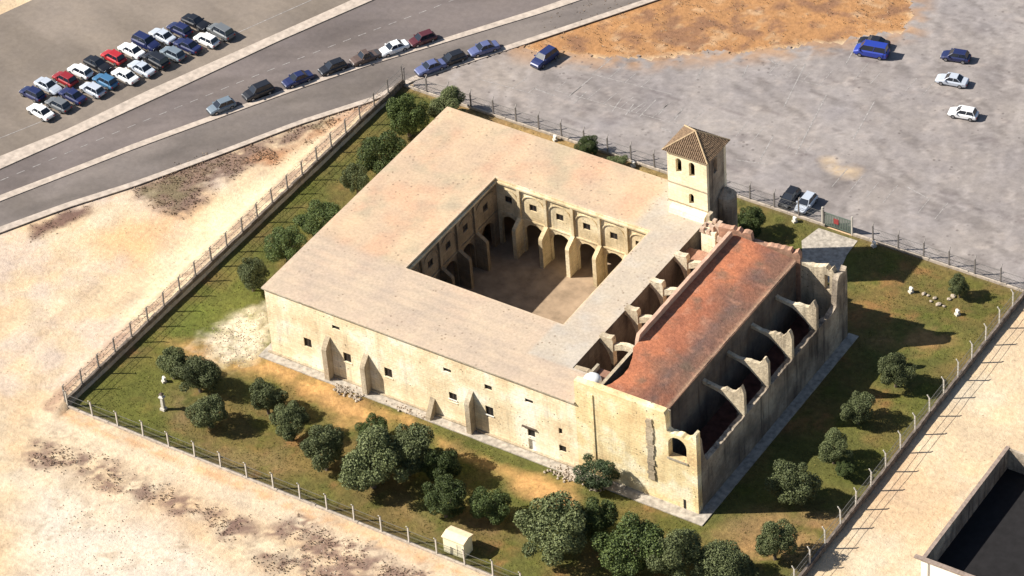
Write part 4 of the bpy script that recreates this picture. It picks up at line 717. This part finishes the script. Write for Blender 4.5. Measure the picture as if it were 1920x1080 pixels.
# roofless building at the lower right
hx,hy=D['hut2'][0]; rb_=thing('roofless_building','roofless white building with brown wall tops and black inside at the lower right corner','building',(hx,hy,0))
wh=simple('bright_white_render',(.82,.80,.72),.85,0,.05,1)
MB().box(0,15,0,.3,-.3,3.3).obj('front_wall',wh,rb_)
MB().box(0,.3,.303,22,-.3,3.3).obj('left_wall',MT['aisle'],rb_); MB().box(.303,15,21.7,22,-.3,3.3).obj('back_wall',MT['aisle'],rb_); MB().box(14.7,15,.303,21.697,-.3,3.3).obj('right_wall',MT['aisle'],rb_)
cap=simple('brown_wall_cap',(.26,.20,.165),.9,0,.3,2,.4); o=MB().box(-.9,15.1,-.15,.45,3.3,3.45); o.box(-.08,.4,.453,22.1,3.3,3.42); o.obj('wall_cap',cap,rb_)
MB().bar((.95,-.08,-.2),(.95,-.08,3.2),.05,.05).obj('downpipe',MT['postd'],rb_)
MB().box(.3,14.7,.3,21.7,-1,.2).obj('inner_floor',simple('shade_black_floor',(.012,.011,.012),.95,0,.3,1),rb_)  # floor colour near black: stands in for the shadow inside the walls
# ------------------------------------------------------------- cars
CC={'steel':(.16,.20,.24),'black':(.014,.015,.02),'navy':(.015,.022,.085),'navymix':(.02,.03,.11),'brown':(.11,.075,.06),'white':(.78,.79,.80),'maroon':(.09,.02,.025),'blue':(.10,.12,.25),'royal':(.02,.045,.32),'silver':(.45,.49,.56),'red':(.40,.02,.025),'darkred':(.26,.015,.02),'teal':(.05,.15,.28),'grey':(.14,.15,.16)}
def paint(k):
    m,t,p=nodes(k+'_car_paint'); p.inputs['Base Color'].default_value=(*CC[k],1); p.inputs['Roughness'].default_value=.4; p.inputs['Metallic'].default_value=.1; p.inputs['Coat Weight'].default_value=.45; p.inputs['Coat Roughness'].default_value=.12; return m
PM={k:paint(k) for k in CC}
glass=simple('car_glass',(.015,.02,.03),.12,0,.05,1,0,.6); rub=simple('tyre_rubber',(.02,.02,.02),.9); rim=simple('wheel_rim',(.4,.4,.42),.35,.8); hl=simple('headlight_lens',(.75,.77,.8),.15,0,.02,1,0,.8); tl=simple('tail_light_lens',(.35,.02,.02),.25); plm=simple('bumper_plastic',(.05,.05,.055),.6)
SPEC={ # length, width, belt z, roof z, hood z, cabin: base x0,x1 top x0,x1
 'hatch':(4.0,1.72,.92,1.46,.86,(-1.75,.95),(-1.45,.30),.86),
 'sedan':(4.4,1.76,.92,1.42,.86,(-1.45,.95),(-.85,.30),.90),
 'suv':(4.4,1.84,1.08,1.68,1.02,(-2.0,1.05),(-1.75,.50),1.05),
 'van':(4.8,1.9,1.15,1.95,1.08,(-2.25,1.65),(-2.15,1.0),1.12),
 'pickup':(4.5,1.74,.95,1.55,.92,(-.55,.95),(-.35,.45),.80)}
PROTO={}
def make_car(kind):
    Ln,Wd_,zb,zr,zh,cb,ct,zt=SPEC[kind]; hw_=Wd_/2; P=[]
    sec=[(-Ln/2,.86,.42,.78*zt/.9),(-Ln/2+.12,.94,.3,zt*.97),(-Ln/2+.6,1,.24,zt),(cb[0]+.3,1,.24,zb),(0,1,.22,zb),(cb[1]-.1,1,.24,zb),(Ln/2-.55,.98,.24,zh*.93),(Ln/2-.12,.9,.3,zh*.78),(Ln/2,.78,.40,zh*.66)]
    o=MB(); n=8; V=[];F=[]
    for x,wf,z0,z1 in sec:
        w2=hw_*wf; V+=[(x,-w2*.93,z0),(x,-w2,z0+.14),(x,-w2,z1-.16),(x,-w2*.86,z1),(x,w2*.86,z1),(x,w2,z1-.16),(x,w2,z0+.14),(x,w2*.93,z0)]
    for i in range(len(sec)-1):
        for k in range(n): F.append((i*n+k,i*n+(k+1)%n,(i+1)*n+(k+1)%n,(i+1)*n+k))
    F.append(tuple(range(n))); F.append(tuple(range((len(sec)-1)*n,len(sec)*n))[::-1]); o.add(V,F)
    wb=hw_*.86; wt=hw_*.70
    # roof panel and pillars
    o.box(ct[0],ct[1],-wt,wt,zr-.06,zr,.04)
    for xa,xb in ((cb[0],ct[0]),(cb[1],ct[1]),((cb[0]+cb[1])/2-.1,(ct[0]+ct[1])/2-.1)):
        for s in (-1,1): o.bar((xa,s*wb,zb-.02),(xb,s*wt,zr-.04),.045,.04,5)
    for s in (-1,1): o.box(cb[1]-.28,cb[1]-.1,*sorted((s*(hw_+.16),s*(hw_*.9))),zb-.02,zb+.12)
    P.append(('body',o.mesh('body'),None,(0,0,0),[]))
    def quad(name,v,m): P.append((name,MB().add(v,[(0,1,2,3)]).mesh(name),m,(0,0,0),[]))
    i_=.03
    quad('windscreen',[(cb[1]-.02,-wb+i_,zb),(cb[1]-.02,wb-i_,zb),(ct[1]-.01,wt-i_,zr-.05),(ct[1]-.01,-wt+i_,zr-.05)],glass)
    quad('rear_window',[(cb[0]+.02,wb-i_,zb),(cb[0]+.02,-wb+i_,zb),(ct[0]+.01,-wt+i_,zr-.05),(ct[0]+.01,wt-i_,zr-.05)],glass)
    for s in (-1,1): quad('side_window',[(cb[0]+.05,s*(wb-.005),zb),(cb[1]-.05,s*(wb-.005),zb),(ct[1],s*(wt-.005),zr-.05),(ct[0],s*(wt-.005),zr-.05)],glass)
    ty=MB().bar((0,-.1,0),(0,.1,0),.31,.31,14).mesh('wheel'); rm=MB().bar((0,-.112,0),(0,.112,0),.19,.19,10).mesh('rim')
    for x in (-Ln*.3,Ln*.3):
        for s in (-1,1): P.append(('wheel',ty,rub,(x,s*(hw_-.08),.31),[('rim',rm,rim)]))
    hm=MB().box(-.06,.04,-.2,.2,-.07,.07,.02).mesh('headlight'); tm=MB().box(-.04,.05,-.14,.14,-.1,.1,.02).mesh('tail_light')
    for s in (-1,1):
        P.append(('headlight',hm,hl,(Ln/2-.04,s*hw_*.56,zh*.62),[])); P.append(('tail_light',tm,tl,(-Ln/2,s*hw_*.68,zt*.72),[]))
    P.append(('bumper',MB().box(Ln/2-.1,Ln/2+.05,-hw_*.8,hw_*.8,.24,.42,.03).mesh('bumper'),plm,(0,0,0),[])); P.append(('bumper',MB().box(-Ln/2-.06,-Ln/2+.08,-hw_*.85,hw_*.85,.26,.44,.03).mesh('bumper'),plm,(0,0,0),[]))
    if kind=='pickup': P.append(('load_bed',MB().box(-Ln/2+.25,-.7,-hw_*.78,hw_*.78,zt-.02,zt+.015).mesh('load_bed'),plm,(0,0,0),[]))
    for _,me,m,_,sub in P:
        if m and len(me.materials)==0: me.materials.append(m)
        for _,me2,m2 in sub:
            if len(me2.materials)==0: me2.materials.append(m2)
    P[0][1].materials.append(PM['grey'])
    return P
def car(x,y,rot,kind,colr,label,group):
    if kind not in PROTO: PROTO[kind]=make_car(kind)
    t=thing('parked_car' if kind not in('van','pickup') else 'parked_'+kind,label,'car' if kind not in('van','pickup') else kind,(x,y,.014),rot,group)
    for nm,me,m,loc,sub in PROTO[kind]:
        o=link(nm,me,None,t,loc)
        if nm=='body': o.material_slots[0].link='OBJECT'; o.material_slots[0].material=PM[colr]
        for n2,me2,m2 in sub: link(n2,me2,None,o)
    return t
lab={c[5]:c for c in D['cars']}
rowx=lambda y:-57.84+.42*(y-26.2)
frontrow=[('sedan','white','white car farthest left in the front row of the lot'),('hatch','grey','grey car beyond the left end of the front row, left of a navy one'),('sedan','navy','navy car between a grey and a silver car at the left of the front row'),('hatch','silver','silver car between a navy and a teal car in the front row'),('hatch','teal','teal blue car in the front row of the crowded lot'),('sedan','white','white car right of the teal blue one in the front row'),('sedan','silver','long silver car midway along the front row, left of a black one'),('suv','black','tall black car right of the long silver one in the front row'),('hatch','steel','blue-grey car between two dark cars in the front row'),('sedan','navy','navy car third from the upper right end of the front row'),('hatch','white','white car second from the upper right end of the front row'),('suv','grey','tall grey car closing the upper right end of the front row')]
backrow=[('hatch','navy','navy car farthest left in the back row of the lot'),('sedan','silver','silver car left of the dark red one in the back row'),('hatch','darkred','dark red car in the back row of the crowded lot'),('hatch','white','white car between the dark red and a black car in the back row'),('sedan','black','black car left of the bright red one in the back row'),('hatch','red','bright red car in the back row of the crowded lot'),('sedan','white','white car right of the bright red one in the back row'),('suv','navy','tall navy car between a white and a silver car'),('sedan','silver','pale silver car third from the upper right end of the back row'),('hatch','navy','navy car second from the upper right end of the back row'),('sedan','black','black car closing the upper right end of the back row')]
for i,(k,c,l) in enumerate(frontrow): y=26.2+i*2.45; car(rowx(y)+random.uniform(-.4,.4),y+random.uniform(-.12,.12),2.99+random.uniform(-.05,.05),k,c,l,'cars in the crowded lot across the road')
for i,(k,c,l) in enumerate(backrow): y=28.65+i*2.45; car(rowx(y)-4.75+random.uniform(-.2,.2),y+.3,2.99+(math.pi if i%3==1 else 0)+random.uniform(-.03,.03),k,c,l,'cars in the crowded lot across the road')
for x,y,rt,k,c,l in D['cars'][:18]:
    g='cars along the kerbs of the road' if x<-5 else 'cars standing on the grey car park'
    if 'back fence' in l: y=57.6
    car(x,y,rt,k,c,l,g)
